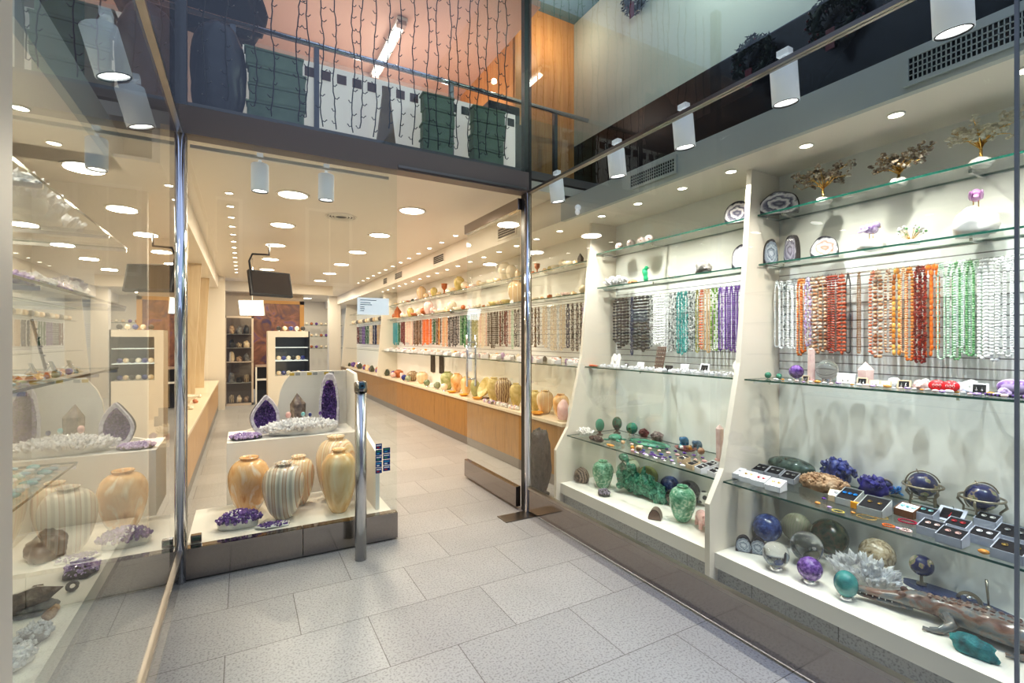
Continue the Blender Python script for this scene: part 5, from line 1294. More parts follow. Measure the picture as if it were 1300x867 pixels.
# lowest glass shelf of inner bay
SZ = .632
x, y, z, _ = PZ(740, 553, SZ); cluster((x+.03, y, z), (.12, .16, .06), 120, 'white spiky coral-like cluster at the inner corner of the lowest shelf', WHITES, WHITES, 61, .03, .006, amp=.5)
x, y, z, _ = PZ(757, 560, SZ); cluster((x, y, z), (.07, .17, .04), 160, 'dark brown crystal crust at the shelf edge near the white cluster', DARKR, nz('brown_crys', [(.03, .015, .015), (.14, .08, .07)], 20, .2), 62, .014, .006)
def egg(px, py, h, w, m, label, zf=SZ, dx=.0):
    x, y, z, _ = PZ(px, py, zf); o = thing('stone_egg', label, 'egg', fit((x+dx, y, z), w/2)); 
    MB().lathe([(w*.35, 0), (w*.38, .008), (w*.15, .015), (w*.15, .03), (w*.3, .038)], 18).build('stand', mat('stand_brown', (.12, .07, .05), .4), o)
    MB().sphere((0, 0, .035+h/2), (w/2, w/2, h/2), 24, 16).build('egg_body', m, o)
egg(756, 553, .115, .082, MALA, 'banded green malachite egg on a stand, lowest shelf of inner bay', dx=.05)
egg(777, 551, .12, .09, nz('ruby_zoisite', [(.12, .02, .03), (.04, .16, .10), (.02, .05, .03)], 14, .15, coat=.5, distort=1), 'dark red and green stone egg on a stand beside the malachite egg', dx=.06)
x, y, z, _ = PZ(797, 553, SZ); ball((x+.05, y, z), .052, MALA, 'round green malachite ball behind the green tray')
x, y, z, _ = PZ(781, 560, SZ)
sculpt('turtle_carving', [('s', (0, 0, .03), (.05, .06, .028)), ('s', (0, -.075, .04), (.016, .024, .015)), ('s', (.05, -.045, .014), (.03, .014, .008), (0, 0, -.5)), ('s', (-.05, -.045, .014), (.03, .014, .008), (0, 0, .5)), ('s', (.05, .045, .012), (.026, .012, .008), (0, 0, .5)), ('s', (-.05, .045, .012), (.026, .012, .008), (0, 0, -.5))], .005, MALA, 'green malachite turtle carving beside the shelf edge', 'carving', (x, y, z), -1.2, scale=1.1)
x, y, z, _ = PZ(811, 553, SZ); cluster((x+.06, y, z), (.07, .09, .07), 70, 'dark red garnet cluster behind the green tray', nz('garnet_rock', [(.08, .01, .02), (.28, .06, .08)], 20, .3), nz('garnet_rock', [], 1), 63, .015, .009)
x, y, z, _ = PZ(829, 558, SZ); cluster((x+.05, y, z), (.09, .11, .075), 70, 'dark red and white mineral cluster behind the green tray', nz('garnet_rock2', [(.08, .03, .04), (.5, .42, .4)], 24, .3), nz('garnet_rock2', [], 1), 64, .015, .009)
x, y, z, _ = PZ(822, 565, SZ)
o = thing('stone_tray', 'wide oval green malachite tray lying on the lowest shelf', 'tray', (x+.02, y, z), 0)
MB().lathe([(.02, .002), (.085, .004), (.10, .016), (.105, .016), (.088, 0), (.0, 0)], 36, cap=False, sy=2.0).build('tray_body', MALA, o)
MB().lathe([(.02, .0045), (.082, .0065), (0.001, .006)], 36, cap=False, sy=2.0).build('tray_surface', nz('mala_light', [(.06, .34, .24), (.3, .55, .42)], 12, .15, kind='wave', distort=6), o)
for px, py, r_, mm, lab in ((803, 571, .017, AMBER, 'small amber ball beside the green tray edge'), (811, 573, .026, BROWNO, 'brown banded ball resting beside the tray'), (791, 564, .017, nz('tan_ball', [(.5, .3, .15), (.7, .5, .3)], 9, .2), 'tan stone ball between turtle and tray'), (803, 579, .014, PINKQ, 'little pink ball below the brown banded ball'), (876, 571, .020, BROWNO, 'small brown ball beside the maroon dish'), (890, 577, .026, nz('brown_ball2', [(.3, .14, .08), (.5, .3, .2)], 9, .2), 'reddish brown ball before the violet butterfly shape')):
    x, y, z, _ = PZ(px, py, SZ); ball((x, y, z), r_, mm, lab, stand=False)
x, y, z, _ = PZ(775, 567, SZ); rockthing((x, y, z), (.04, .09, .016), 'flat orange stone slab by the shelf edge under the turtle', AMBER, 3, sub=3)
x, y, z, _ = PZ(868, 573, SZ)
o = thing('stone_dish', 'maroon stone dish carrying small stones on the lowest shelf', 'dish', (x+.02, y, z)); MB().lathe([(.03, 0), (.05, .006), (.072, .028), (.066, .028), (.045, .01), (0, .008)], 28, cap=False, sy=1.3).build('dish_body', nz('maroon_stone', [(.12, .03, .03), (.3, .12, .1)], 12, .3), o)
for q, (a, b_, mm, lab) in enumerate(((-.02, .02, WHITES, 'white pebble in the maroon dish'), (.02, -.03, AMBER, 'amber pebble in the maroon dish'), (0, .05, TURQ, 'pale blue pebble in the maroon dish'), (.02, .0, CORAL, 'brown pebble in the maroon dish'))):
    rockthing((x+.02+a, y+b_, z+.012), (.03, .035, .03), lab, mm, q+2, sub=2)
el = [('s', (0, 0, .05), (.024, .034, .022)), ('s', (0, -.036, .058), (.015, .017, .018)), ('t', [(0, -.048, .055), (0, -.058, .035), (0, -.056, .018)], [.008, .006, .004]), ('s', (.016, -.03, .06), (.004, .014, .016)), ('s', (-.016, -.03, .06), (.004, .014, .016))]+[('t', [(sx*.012, sy*.02, .045), (sx*.013, sy*.021, .002)], [.010, .009]) for sx in (1, -1) for sy in (1, -1)]
x2, y2, z2, _ = PZ(863, 560, SZ)
sculpt('elephant_carving', el, .004, nz('blue_stone', [(.01, .08, .22), (.05, .25, .42)], 20, .2), 'small blue elephant carving behind the maroon dish', 'carving', (x2+.08, y2+.02, z2), -1.3, scale=1.2)
sculpt('elephant_carving', el, .004, nz('blue_stone2', [(.02, .06, .16), (.10, .22, .32)], 20, .2), 'small dark blue elephant carving nearer the pillar', 'carving', (x2+.08, y2-.12, z2), -1.5, scale=1.1)
x, y, z, _ = PZ(902, 572, SZ)
o = thing('butterfly_ornament', 'violet agate butterfly wings standing on the lowest shelf', 'ornament', (x+.02, y, z), -1.4)
MB().rock((0, 0, 0), (.05, .04, .02), 3, 2, .2).build('base', AMETHL, o)
for s in (-1, 1): MB().poly([(0, .012), (s*.05, .03), (s*.065, .085), (s*.035, .12), (s*.01, .06)], 'y', -.003, .003, M=Matrix.Rotation(s*.35, 4, 'Z')).build('wing', nz('violet_wing', [(.16, .03, .2), (.38, .14, .40)], 12, .2), o)
x, y, z, _ = PZ(916, 586, SZ); o = thing('rose_quartz_obelisk', 'tall rose quartz obelisk against the pillar, lowest shelf', 'crystal', (x+.02, y+.03, z), .3); MB().crystal((0, 0, 0), (0, 0, 1), .26, .03, 6, 0, .12).build('point', PINKB, o); MB().lathe([(.034, 0), (.034, .012)], 6, smooth=False).build('base', PINKQ, o)
for i, (px, py) in enumerate(((868, 588), (880, 595), (891, 602), (903, 596), (908, 606))):
    x, y, z, _ = PZ(px, py, SZ); jbox((x, y, z), .055, .05, .026, 'small open jewellery box near the pillar on the inner lowest shelf, %s along the edge' % ORD[i], 'jewellery boxes at the pillar end of the inner shelf', RW-.3, bm_=(WOODL, WOODL, BOXW, BOXW, BOXW)[i])
g = 'small stones strewn on the inner lowest shelf'
for i in range(44):
    px = 800+i*2.3; py = 560+i*.55+(i % 5)*4.5
    x, y, z, _ = PZ(px, py, SZ); r_ = rnd.uniform(.009, .017)
    mm, nm = ((AMETH, 'violet'), (PINKQ, 'pink'), (LAPIS, 'dark blue'), (AMETHL, 'lilac'), (WHITES, 'white'))[i % 5]
    tag(MB().sphere((0, 0, r_*.6), (r_, r_*1.4, r_*.6), 8, 6).build('loose_gem', mm, None, (x, y, z)), '%s loose stone near the shelf edge, %s of the strewn row before the dish' % (nm, ordw(i)), 'gem', g)
for i, (px, py) in enumerate(((822, 577), (833, 580))):
    x, y, z, _ = PZ(px, py, SZ); b = MB()
    for k in range(40): q = k/39; b.sphere((.012*math.sin(q*9), (.5-q)*.16, .005), .005, 6, 4)
    tag(b.build('bead_strand', BD['purple'][1][0], None, (x+i*.02, y, z)), 'loose purple bead strand lying on the shelf, %s from the tray' % ORD[i], 'beads')

# middle shelves (z 1.25) -------------------------------------------------
MZ = 1.2512
def MX(px, x=2.95): return PX(px, x, MZ)
def onmid(px, x=2.95): X, Y, _, t_ = PX(px, x, MZ); return (X, Y, MZ)
for px, r_, lab in ((975, .020, 'small green banded ball beside the pillar on middle shelf'), (989, .018, 'second small green banded ball on middle shelf, next to the violet sphere')): ball(onmid(px), r_, MALA, lab, stand=False)
o = ball(onmid(1011, 2.98), .042, AMETH, 'violet amethyst sphere on a ring, middle shelf of large bay')
x, y, z = onmid(1030, 2.96); o = thing('rose_quartz_obelisk', 'tall thin rose quartz obelisk on middle shelf of large bay', 'crystal', (x, y, z), .3); MB().lathe([(.021, 0), (.018, .19), (.0, .20)], 4, smooth=False).build('point', PINKB, o); MB().box(-.02, .02, -.02, .02, -.0, .01).build('base', PINKQ, o)
ball(onmid(1050, 3.0), .058, QUARTZC, 'large clear crystal ball under the red necklaces, middle shelf')
x, y, z = onmid(1099, 3.02); o = thing('rose_quartz_point', 'broad pink rose quartz point behind the white cards, middle shelf', 'crystal', (x, y, z), .5); MB().crystal((0, 0, 0), (0, 0, 1), .125, .042, 6, 0, .35).build('point', PINKB, o); MB().lathe([(.045, 0), (.045, .008)], 6).build('base', PINKQ, o)
cds = [(1073, .088, .062, 'white framed pendant card on middle shelf beside the crystal ball', BOXW, BOXW), (1022, .036, .036, 'small black earring card before the obelisk', WOODL, VELVET), (1094, .05, .045, 'small black earring card before the pink quartz point', WOODL, VELVET), (1110, .05, .035, 'pale card with white pad, first of two under the amber necklaces', WOODL, BOXW), (1124, .05, .035, 'pale card with white pad, second of two under the amber necklaces', WOODL, BOXW),
       (1147, .058, .045, 'black earring card with two silver drops, middle of the middle shelf', WOODL, VELVET), (1213, .080, .05, 'white pendant card behind the red brooches', BOXW, BOXW), (1243, .062, .05, 'black card with violet pendant near the street end of middle shelf', BOXW, VELVET)]
for px, w_, h_, lab, fr, pd in cds: easel(onmid(px, 2.92 if w_ < .06 else 2.95), w_, h_, lab, RW+.15, pd, fr, SILVER if pd is not BOXW else GREYST)
for px, lab in ((1190, 'red patterned oval brooch card, first of the pair on middle shelf'), (1207, 'red patterned oval brooch card, second of the pair, closer to the street')):
    x, y, z = onmid(px, 2.88); o = thing('red_brooch', lab, 'brooch', (x, y, z), RW+.1, 'red brooches on the middle shelf')
    MB().lathe([(0.001, 0), (.03, 0), (.034, .004), (.03, .008), (0.001, .009)], 24, 0, Matrix.Translation((0, 0, .03)) @ Matrix.Rotation(PI/2-.3, 4, 'X') @ Matrix.Scale(.8, 4, (0, 1, 0)), cap=False).build('disc', mat('brooch_red', (.60, .01, .02), .25), o)
    q = MB(); [q.tube([(k*.012-.012+.004*math.cos(a), -.011, .032+.008*math.sin(a)) for a in (0, 1.2, 2.4, 3.6, 4.8)], .0012, 4, closed=True) for k in range(3)]; q.build('scroll_pattern', WHITES, o)
for px, x_, r_, mm, lab in ((1136, 3.0, .030, QUARTZ, 'clear quartz lump behind the black earring card'), (1168, 2.92, .030, PINKB, 'pale pink quartz lump on middle shelf before the red necklaces'), (1176, 3.02, .03, QUARTZM, 'milky quartz lump before the garnet necklaces'), (1232, 3.02, .035, QUARTZM, 'milky quartz lump behind the violet pendant card'), (1275, 2.9, .024, AMETHL, 'light violet amethyst lump near the street joint'), (1226, 2.9, .02, nz('blueish_q', [(.5, .55, .7), (.8, .84, .9)], 14, .2), 'pale bluish quartz lump before the white card')):
    X, Y, Z = onmid(px, x_); rockthing((X, Y, Z), (r_*2, r_*2.2, r_*1.7), lab, mm, int(px) % 11, sub=3, smooth=False)
for px, x_, r_, lab in ((1283, 3.0, .036, 'violet stone egg lying near the street joint, first'), (1296, 3.0, .036, 'violet stone egg lying near the street joint, second')):
    X, Y, Z = onmid(px, x_); tag(MB().sphere((0, 0, r_), (r_, r_*1.3, r_), 20, 14).build('stone_egg', nz('lavender_banded', [(.20, .10, .36), (.5, .4, .62)], 12, .2, kind='wave', distort=4), None, (X, Y, Z)), lab, 'egg')
g = 'tumbled stones scattered on the middle shelf of the large bay'
for i in range(34):
    px = 985+i*8.8; X, Y, _, _ = PX(px, rnd.uniform(2.82, 2.90), MZ); r_ = rnd.uniform(.008, .015)
    mm, nm = ((QUARTZM, 'milky'), (AMBER, 'amber'), (QUARTZ, 'clear'), (PINKB, 'pale pink'), (AMETHL, 'lilac'))[i % 5]
    tag(MB().sphere((0, 0, r_*.6), (r_, r_*1.4, r_*.6), 8, 6, rot=(0, 0, i)).build('tumbled_stone', mm, None, (X, Y, MZ)), '%s tumbled stone at the front of the middle shelf, %s from the pillar' % (nm, ordw(i)), 'stone', g)
X, Y, Z = onmid(1272, 2.86); b = MB()
for k in range(30): b.sphere((.01*math.sin(k*.35), -.11+k*.0075, .007), .007, 7, 5, k % 2)
tag(b.build('bead_strand', [AMETH, mat('b_hem', (0, 0, 0))], None, (X, Y, Z)), 'dark violet bead strand laid along the middle shelf edge near the street', 'beads')
# inner bay middle shelf
def bust(px, x_, h_, w_, label, m=WHITES):
    X, Y, Z = onmid(px, x_); o = thing('necklace_stand', label, 'display stand', (X, Y, Z), RW+.1)
    R_ = Matrix.Rotation(-.25, 4, 'X')
    MB().poly([(-w_/2, 0), (w_/2, 0), (w_/2, h_*.7), (w_*.30, h_), (w_*.14, h_*.96), (0, h_*.82), (-w_*.14, h_*.96), (-w_*.30, h_), (-w_/2, h_*.7)], 'y', 0, .008, 0, R_).build('panel', m, o)
    q = MB().tube([R_ @ Vector((w_*.22*math.cos(PI+k*PI/12), -.004, h_*.80+h_*.42*math.sin(PI+k*PI/12))) for k in range(13)], .0016, 5); q.sphere(R_ @ Vector((0, -.006, h_*.36)), .006, 8, 6); q.build('necklace', SILVER, o)
    MB().tube([(0, h_*.2, h_*.6), (0, h_*.5, 0)], .003, 5).build('strut', SILVER, o)
bust(780, 2.95, .125, .11, 'white necklace bust panel with fine chain, inner bay middle shelf')
X, Y, Z = onmid(835, 2.93); o = thing('earring_rack', 'tall dark brown panel with six rows of earrings on middle shelf', 'earring rack', (X, Y, Z), RW+.15); R_ = Matrix.Rotation(-.3, 4, 'X')
MB().box(-.042, .042, 0, .006, 0, .20, 0, R_).build('panel', mat('rack_brown', (.09, .055, .045), .5), o)
for k in range(6):
    q = MB(); [q.sphere(R_ @ Vector((-.03+j*.02, -.004, .02+k*.031)), (.0055, .003, .0055), 7, 5) for j in range(4)]; q.build('earring_row', SILVER, o)
MB().tube([(0, .05, .15), (0, .11, 0)], .003, 5).build('strut', SILVER, o)
for px, x_, w_, h_, lab, fr, pd in ((794, 2.9, .035, .045, 'tiny black earring card beside the white bust panel', VELVET, BOXW), (848, 2.88, .07, .05, 'slanted black pendant card beside the brown earring rack', VELVET, VELVET), (877, 2.90, .035, .035, 'small black ring card before the framed card', VELVET, BOXW), (893, 2.93, .075, .075, 'white framed black card with two long silver drops, inner bay', BOXW, VELVET), (812, 2.93, .07, .06, 'white easel card with fine jewellery, between bust panel and brown rack', BOXW, BOXW), (868, 2.98, .07, .06, 'white easel card behind the small ring card', BOXW, BOXW)):
    easel(onmid(px, x_), w_, h_, lab, RW+.1, pd, fr, SILVER)
X, Y, Z = onmid(938, 2.93); o = thing('round_portrait_stand', 'round white display disc with pendant against the pillar', 'display stand', (X, Y, Z), RW+.1)
MB().lathe([(0.001, 0), (.055, 0), (.055, .008), (0.001, .008)], 28, 0, Matrix.Translation((0, .02, .06)) @ Matrix.Rotation(PI/2-.2, 4, 'X'), cap=False).build('disc', WHITES, o); MB().sphere((0, .005, .055), (.01, .004, .014), 10, 8).tube([(0, .035, .05), (0, .06, 0)], .003, 5).build('pendant', GREYST, o)
X, Y, Z = onmid(753, 2.86); rockthing((X, Y, Z), (.05, .13, .014), 'flat red stone piece at the inner end of the middle shelf', mat('b_cor', (.62, .14, .06), .3), 3, sub=3)
g = 'white jewellery cards along the inner middle shelf'
c0 = None
for i in range(20):
    px = 765+i*8.8; X, Y, _, _ = PX(px, 2.83+.05*(i % 2), MZ)
    lab = 'little white jewellery card with metal piece on inner middle shelf, %s from the inner end' % ordw(i)
    if c0 is None: c0 = jbox((X, Y, MZ), .04, .045, .016, lab, g, RW, pad=BOXW, n=1)
    else: dup(c0, lab, (X, Y, MZ), RW+rnd.uniform(-.4, .4), g)

# the black stone pillar by the door
o = thing('stone_monolith', 'tall black craggy stone standing on the floor behind the door post', 'rock', (2.50, 3.93, 0), .3)
MB().rock((0, 0, .0), (.20, .22, .66), 29, 5, .15, 2.4, sharp=False, boxy=.42, base=False).build('stone_body', DARKR, o); MB().lathe([(.09, 0), (.10, .02)], 20).build('foot', BLACK, o)

# ---------------------------------------------------------------- shop counter wares
KZ = .662
def cvase(px, py, wp, h, m, label, dx=.06, **k):
    x, y, z, t_ = PX(px, 3.01, KZ); vase((x, y, KZ), h, min(.235, wp*t_/FPX), m, label, 'stone vases on the long counter', **k)
cv = [(506, 466, 12, .17, TERRA, 'squat terracotta coloured pot at the far end of the vases'), (524, 470, 17, .20, BROWNO, 'brown striped round vase beside the dark blue ball'), (536, 476, 17, .22, ONYXC, 'cream round vase in front of the brown striped one'),
      (568, 490, 22, .30, ONYXG, 'large olive green onyx vase behind the orange vase'), (580, 492, 16, .30, ONYX, 'narrow orange vase between olive and amber vases'), (592, 493, 15, .27, ONYXT, 'honey coloured vase behind the orange plates'),
      (627, 492, 18, .32, ONYXY, 'yellow onyx vase behind the tall leaning dish'), (639, 505, 23, .33, BROWNO, 'big grey brown onyx vase above the pebbles'), (655, 506, 16, .29, ONYXY, 'yellow vase half hidden by the door edge'),
      (679, 512, 17, .24, ONYXY, 'yellow brown vase just past the door post'), (692, 517, 22, .26, ONYXC, 'cream and amber round vase beyond the door post'), (712, 508, 21, .25, ONYX, 'bright orange vase behind the pink sculpture'), (738, 510, 12, .24, ONYXW, 'pale grey vase by the window side panel'),
      (603, 490, 12, .24, ONYXG, 'dim brown-green vase behind the door handle')]
for a in cv: cvase(a[0], a[1], a[2], a[3], a[4], a[5], foot=.45, neck=.45, lip=.5)
for px, py, rp, m, lab, dx in ((513, 463, 5, LAPIS, 'dark blue ball beside the terracotta pot', .06), (518, 482, 7.5, nz('counter_green', [(.20, .28, .16), (.46, .50, .36)], 10, .25), 'green mottled ball before the brown vase', .04), (542, 484, 7.5, nz('counter_green2', [(.14, .20, .10), (.36, .40, .26)], 10, .25), 'dark green mottled ball before the cream vase', .04), (555, 487, 8, nz('counter_green3', [(.16, .20, .14), (.40, .44, .30)], 10, .25), 'grey green ball beside the olive vase', .08), (564, 494, 8, ONYXW, 'cream white ball before the olive vase', .03), (499, 466, 4.5, PINKQ, 'small pink ball by the terracotta pot', .04)):
    x, y, z, t_ = PX(px, 2.86, KZ); ball((x, y, KZ), min(.058, rp*t_/FPX*.8), m, lab, stand=True)
for px, py, wp, lab in ((574, 497, 22, 'orange onyx plate, first of three on the counter'), (589, 501, 18, 'orange onyx plate, second of three, smaller'), (606, 506, 16, 'orange onyx plate, third of three, beside the pebbles'), (682, 523, 26, 'orange onyx plate just past the door post')):
    x, y, z, t_ = PX(px, 2.875, KZ); r_ = min(.074, wp*t_/FPX/2)
    o = thing('onyx_plate', lab, 'plate', (x, y, KZ), 0, 'orange onyx plates on the counter'); MB().lathe([(r_*.5, 0), (r_, .022), (r_*1.0, .03), (r_*.92, .03), (r_*.45, .010), (0, .010)], 28, cap=False).build('plate_body', nz('plate_orange', [(.70, .28, .03), (.88, .46, .08)], 8, .25), o)
    MB().lathe([(r_*.3, 0), (r_*.3, .004)], 20).build('foot_ring', ORANGE, o)
x, y, z, t_ = PX(615, 3.0, KZ)
o = thing('onyx_bowl', 'large yellow onyx dish tilted upright behind the counter plates', 'bowl', (x+.0, y, KZ+.0), 0)
Mt = Matrix.Translation((0, 0, .155)) @ Matrix.Rotation(-1.15, 4, 'Y')
MB().lathe([(.05, -.05), (.12, -.03), (.155, .02), (.148, .022), (.11, -.018), (0, -.035)], 32, 0, Mt, cap=False).build('dish_body', ONYXY, o); MB().box(-.05, .05, -.06, .06, 0, .02).build('stand', BLACK, o)
x, y, z, t_ = PX(508, 2.88, KZ)
o = thing('onyx_candle', 'pale pink stone cylinder lamp beside the small green ball', 'lamp', (x+.04, y, KZ)); MB().lathe([(.04, 0), (.042, .13), (.03, .14)], 24).build('cylinder', PINKB, o); MB().lathe([(.044, 0), (.044, .012)], 24).build('base', WOODL, o)
x, y, z, t_ = PX(707, 2.81, KZ)
o = thing('rose_quartz_lamp', 'rounded pink rose quartz boulder lamp beside the door post', 'rock', (x+.08, y, KZ)); MB().rock((0, 0, .012), (.13, .15, .21), 15, 4, .12).build('rock_body', PINKQ, o); MB().lathe([(.06, 0), (.065, .015)], 20).build('base', WOODL, o)
x, y, z, t_ = PX(729, 2.90, KZ); vase((x, y, KZ), .20, .13, nz('white_blue', [(.55, .62, .62), (.85, .84, .8)], 8, .25), 'white and pale blue ginger jar by the window side panel', foot=.6, neck=.5, lip=.55)
o = rockthing((2.87, PX(548.5, 2.87, KZ)[1], KZ), (.09, .12, .09), 'white and green stone block lying on the far counter', WHITES, 4)
g = 'pebbles and crystals heaped along the counter edge'
R = random.Random(21)
for i in range(46):
    px = 614+i*.95; s_ = R.uniform(.035, .065)
    x, y, z, t_ = PX(px, R.uniform(2.825, 2.885), KZ)
    mm, nm = ((QUARTZM, 'white'), (PINKB, 'pale pink'), (GREYR, 'grey'), (AMETHL, 'lilac'), (QUARTZ, 'clear'))[i % 5]
    rockthing((x, y, KZ), (s_, s_, s_*.8), '%s crystal lump among the counter pebbles, %s from the orange plates' % (nm, ordw(i)), mm, i, 'crystal_lump', 'stone', sub=2, smooth=False, group=g)
# more ware far along the counter
kinds = [(AMETH, 'dark violet'), (PINKQ, 'pink'), (ONYXC, 'cream'), (AMETH, 'violet'), (DGREEN, 'dark green'), (TERRA, 'rusty')]
for i in range(22):
    y = 10.7+i*.25; mm, nm = kinds[(i*5) % 6]; s_ = rnd.uniform(.08, .16)
    if i % 3: rockthing((2.93+.08*(i % 2), y, KZ), (s_, s_, s_*1.2), '%s mineral lump on the far counter, %s beyond the pots' % (nm, ordw(i)), mm, i, 'mineral_lump', 'rock', sub=2, group='minerals on the far counter', smooth=False)
    else: ball((2.95, y, KZ), s_*.5, mm, '%s polished ball on the far counter, %s beyond the pots' % (nm, ordw(i)), 'minerals on the far counter', stand=False)
# ---- ware on the two upper wall shelves and the jewellery shelf
protos = {}
def proto_bowl(m):
    o = thing('onyx_bowl', 'x', 'bowl'); MB().lathe([(.03, 0), (.05, .01), (.075, .05), (.07, .05), (.045, .018), (0, .014)], 24, cap=False).build('bowl_body', m, o); MB().lathe([(.034, 0), (.034, .006)], 18).build('foot_ring', m, o); return o
def proto_goblet(m):
    o = thing('onyx_goblet', 'x', 'goblet'); MB().lathe([(.03, 0), (.03, .006), (.008, .02), (.008, .05), (.03, .075), (.034, .12), (.030, .12), (.02, .08)], 20).build('cup', m, o); MB().lathe([(.033, 0), (.033, .004)], 18).build('foot_ring', m, o); return o
def proto_pyr(m):
    o = thing('mineral_point', 'x', 'crystal'); MB().crystal((0, 0, .01), (0, 0, 1), .12, .04, 6, 0, .5).build('point', m, o); MB().lathe([(.045, 0), (.045, .012)], 12).build('base', WOODL, o); return o
def place_row(z, spec, where, x=3.03):
    for i, (px, kind, m, col, s) in enumerate(spec):
        X, Y, _, _ = PX(px, x, z); loc = (X, Y, z); lab = {'v': '%s onyx vase', 'b': '%s onyx bowl', 's': '%s stone ball', 'g': '%s onyx goblet', 'p': '%s mineral point', 'r': '%s mineral lump'}[kind] % col+' on the %s, %s from the window side' % (where, ordw(i))
        gr = 'ware on the '+where
        s *= 1.12
        if kind == 'v': vase(loc, .19*s, .14*s, m, lab, gr)
        elif kind == 's': ball(loc, .055*s, m, lab, gr)
        elif kind == 'r': rockthing(loc, (.12*s, .13*s, .085*s), lab, m, i, 'mineral_lump', 'rock', sub=3, group=gr)
        else:
            k = (kind, m.name)
            if k not in protos:
                protos[k] = {'b': proto_bowl, 'g': proto_goblet, 'p': proto_pyr}[kind](m); o = protos[k]
                o.location = loc; o.scale = (s,)*3; o['label'] = lab; o['group'] = gr
            else: dup(protos[k], lab, loc, rnd.uniform(0, 6), gr, s)
W, C, Y_, T, P_, B = (ONYXW, 'white'), (ONYXC, 'cream'), (ONYXY, 'yellow'), (TERRA, 'rusty red'), (PINKB, 'pale pink'), (DARKR, 'dark')
top = [(737, 'p', *B, .8), (731, 'r', *C, .6), (722, 'b', *W, .9), (714, 's', *W, .7), (706, 'b', *W, .8), (699, 'r', *Y_, .6), (691, 'r', *C, .5), (682, 'g', *T, .9), (676, 'r', *T, .5),
       (657, 'p', *C, .9), (649, 'v', *W, .9), (641, 'v', *W, 1.15), (632, 'b', *C, .9), (623, 'b', *W, .9), (614, 'b', *W, .9), (608, 's', *C, .7), (601, 'b', *P_, .9), (595, 'b', *T, .7), (590, 's', *W, 1.), (583, 'v', *Y_, 1.1), (577, 'b', *C, 1.2), (571, 'b', *W, .9), (564, 'g', *T, 1.4), (557, 'r', *C, .8), (551, 'v', *Y_, .8), (546, 'g', *P_, 1.), (541, 's', *C, .8), (535, 'v', *C, 1.2), (529, 'r', *P_, .7), (524, 'r', *B, .6), (519, 'b', *T, .7), (514, 'r', *W, .7), (509, 's', *W, .6), (504, 'b', *C, .8)]
place_row(2.272, top, 'topmost shop shelf')
mid = [(740, 's', *W, .7), (728, 'r', *C, .5), (718, 'b', *P_, .7), (708, 'r', *W, .5), (698, 'r', *T, .5), (688, 'r', *C, .4), (679, 'b', *W, .6),
       (655, 'v', *C, 1.35), (644, 'b', *Y_, 1.0), (635, 'b', *C, 1.0), (627, 'b', *Y_, 1.0), (620, 'r', *C, .4), (614, 'r', *T, .4), (608, 's', *W, .5), (602, 'b', *W, .8), (595, 'r', *P_, .7), (588, 's', *T, .6), (581, 'b', *W, 1.), (574, 's', *W, 1.3), (568, 'r', *C, 1.), (562, 'b', *W, 1.2), (556, 'b', *W, 1.1), (550, 's', *P_, 1.), (544, 'v', *P_, 1.2), (538, 's', *T, 1.1), (532, 's', *W, 1.1), (527, 'b', *T, 1.2), (521, 'v', *Y_, .9), (516, 'b', *W, 1.1), (511, 's', *W, .9), (505, 'p', *T, 2.0), (501, 's', *T, 1.)]
place_row(1.962, mid, 'second shop shelf')
g = 'small white boxes and stones along the jewellery shelf in the shop'
j0 = None
for i in range(64):
    Y = 3.85+i*.115; X = 2.88+.06*(i % 3)
    lab = 'small open jewellery tray on the long shop shelf, %s from the window side panel' % ordw(i)
    if j0 is None: j0 = jbox((X, Y, 1.242), .07, .06, .028, lab, g, RW, pad=BOXW, n=2, gem=PINKQ)
    else: dup(j0, lab, (X, Y, 1.242), RW+rnd.uniform(-.5, .5), g, rnd.uniform(1.1, 1.6))
for i in range(48):
    Y = 3.8+i*.15+.05; mm, nm = ((ONYXW, 'white'), (PINKB, 'pale pink'), (AMBER, 'amber'), (GREYR, 'grey'), (AMETHL, 'lilac'))[(i*3) % 5]; s_ = rnd.uniform(.05, .085)
    rockthing((3.09, Y, 1.242), (s_, s_, s_), '%s stone at the back of the long shop shelf, %s from the side panel' % (nm, ordw(i)), mm, i, 'mineral_lump', 'rock', sub=2, group='stones along the jewellery shelf in the shop', smooth=False)
for i, (px,) in enumerate(((549,), (560,))):
    X, Y, _, _ = PX(px, 3.15, 1); tag(MB().box(-.008, .008, -.10, .10, -.17, .17, bev=.003).build('dark_wall_panel', nz('woven_dark', [(.02, .02, .018), (.10, .08, .06)], 40, .6), None, (3.155, Y, 1.05)), 'dark patterned panel hung under the long shop shelf, %s of two' % ORD[i], 'panel')

# ---------------------------------------------------------------- far end of the shop
o = thing('glass_cabinet', 'tall glass door cabinet with pale frame at the end of the aisle', 'cabinet', (-.07, 12.6, 0))
FR = mat('cab_frame', (.55, .45, .36), .35)
fr = MB()
for a, b_ in ((-.29, -.25), (.25, .29)): fr.box(a, b_, -.02, .02, 0, 2.03)
fr.box(-.29, .29, -.02, .02, 1.99, 2.03).box(-.29, .29, -.02, .02, 0, .05).box(-.29, .29, -.02, .02, .98, 1.0); fr.build('frame', FR, o)
MB().box(-.25, .25, -.004, .004, .05, 1.99).build('glass_door', CASEGLASS, o)
MB().box(-.29, .29, .38, .40, 0, 2.03).build('back_panel', mat('cab_back', (.16, .12, .09), .5), o)
for z in (.5, .98, 1.3, 1.62): MB().box(-.25, .25, .02, .38, z, z+.01).build('shelf_board', mat('cab_shelf', (.35, .33, .30), .3), o)
R = random.Random(9)
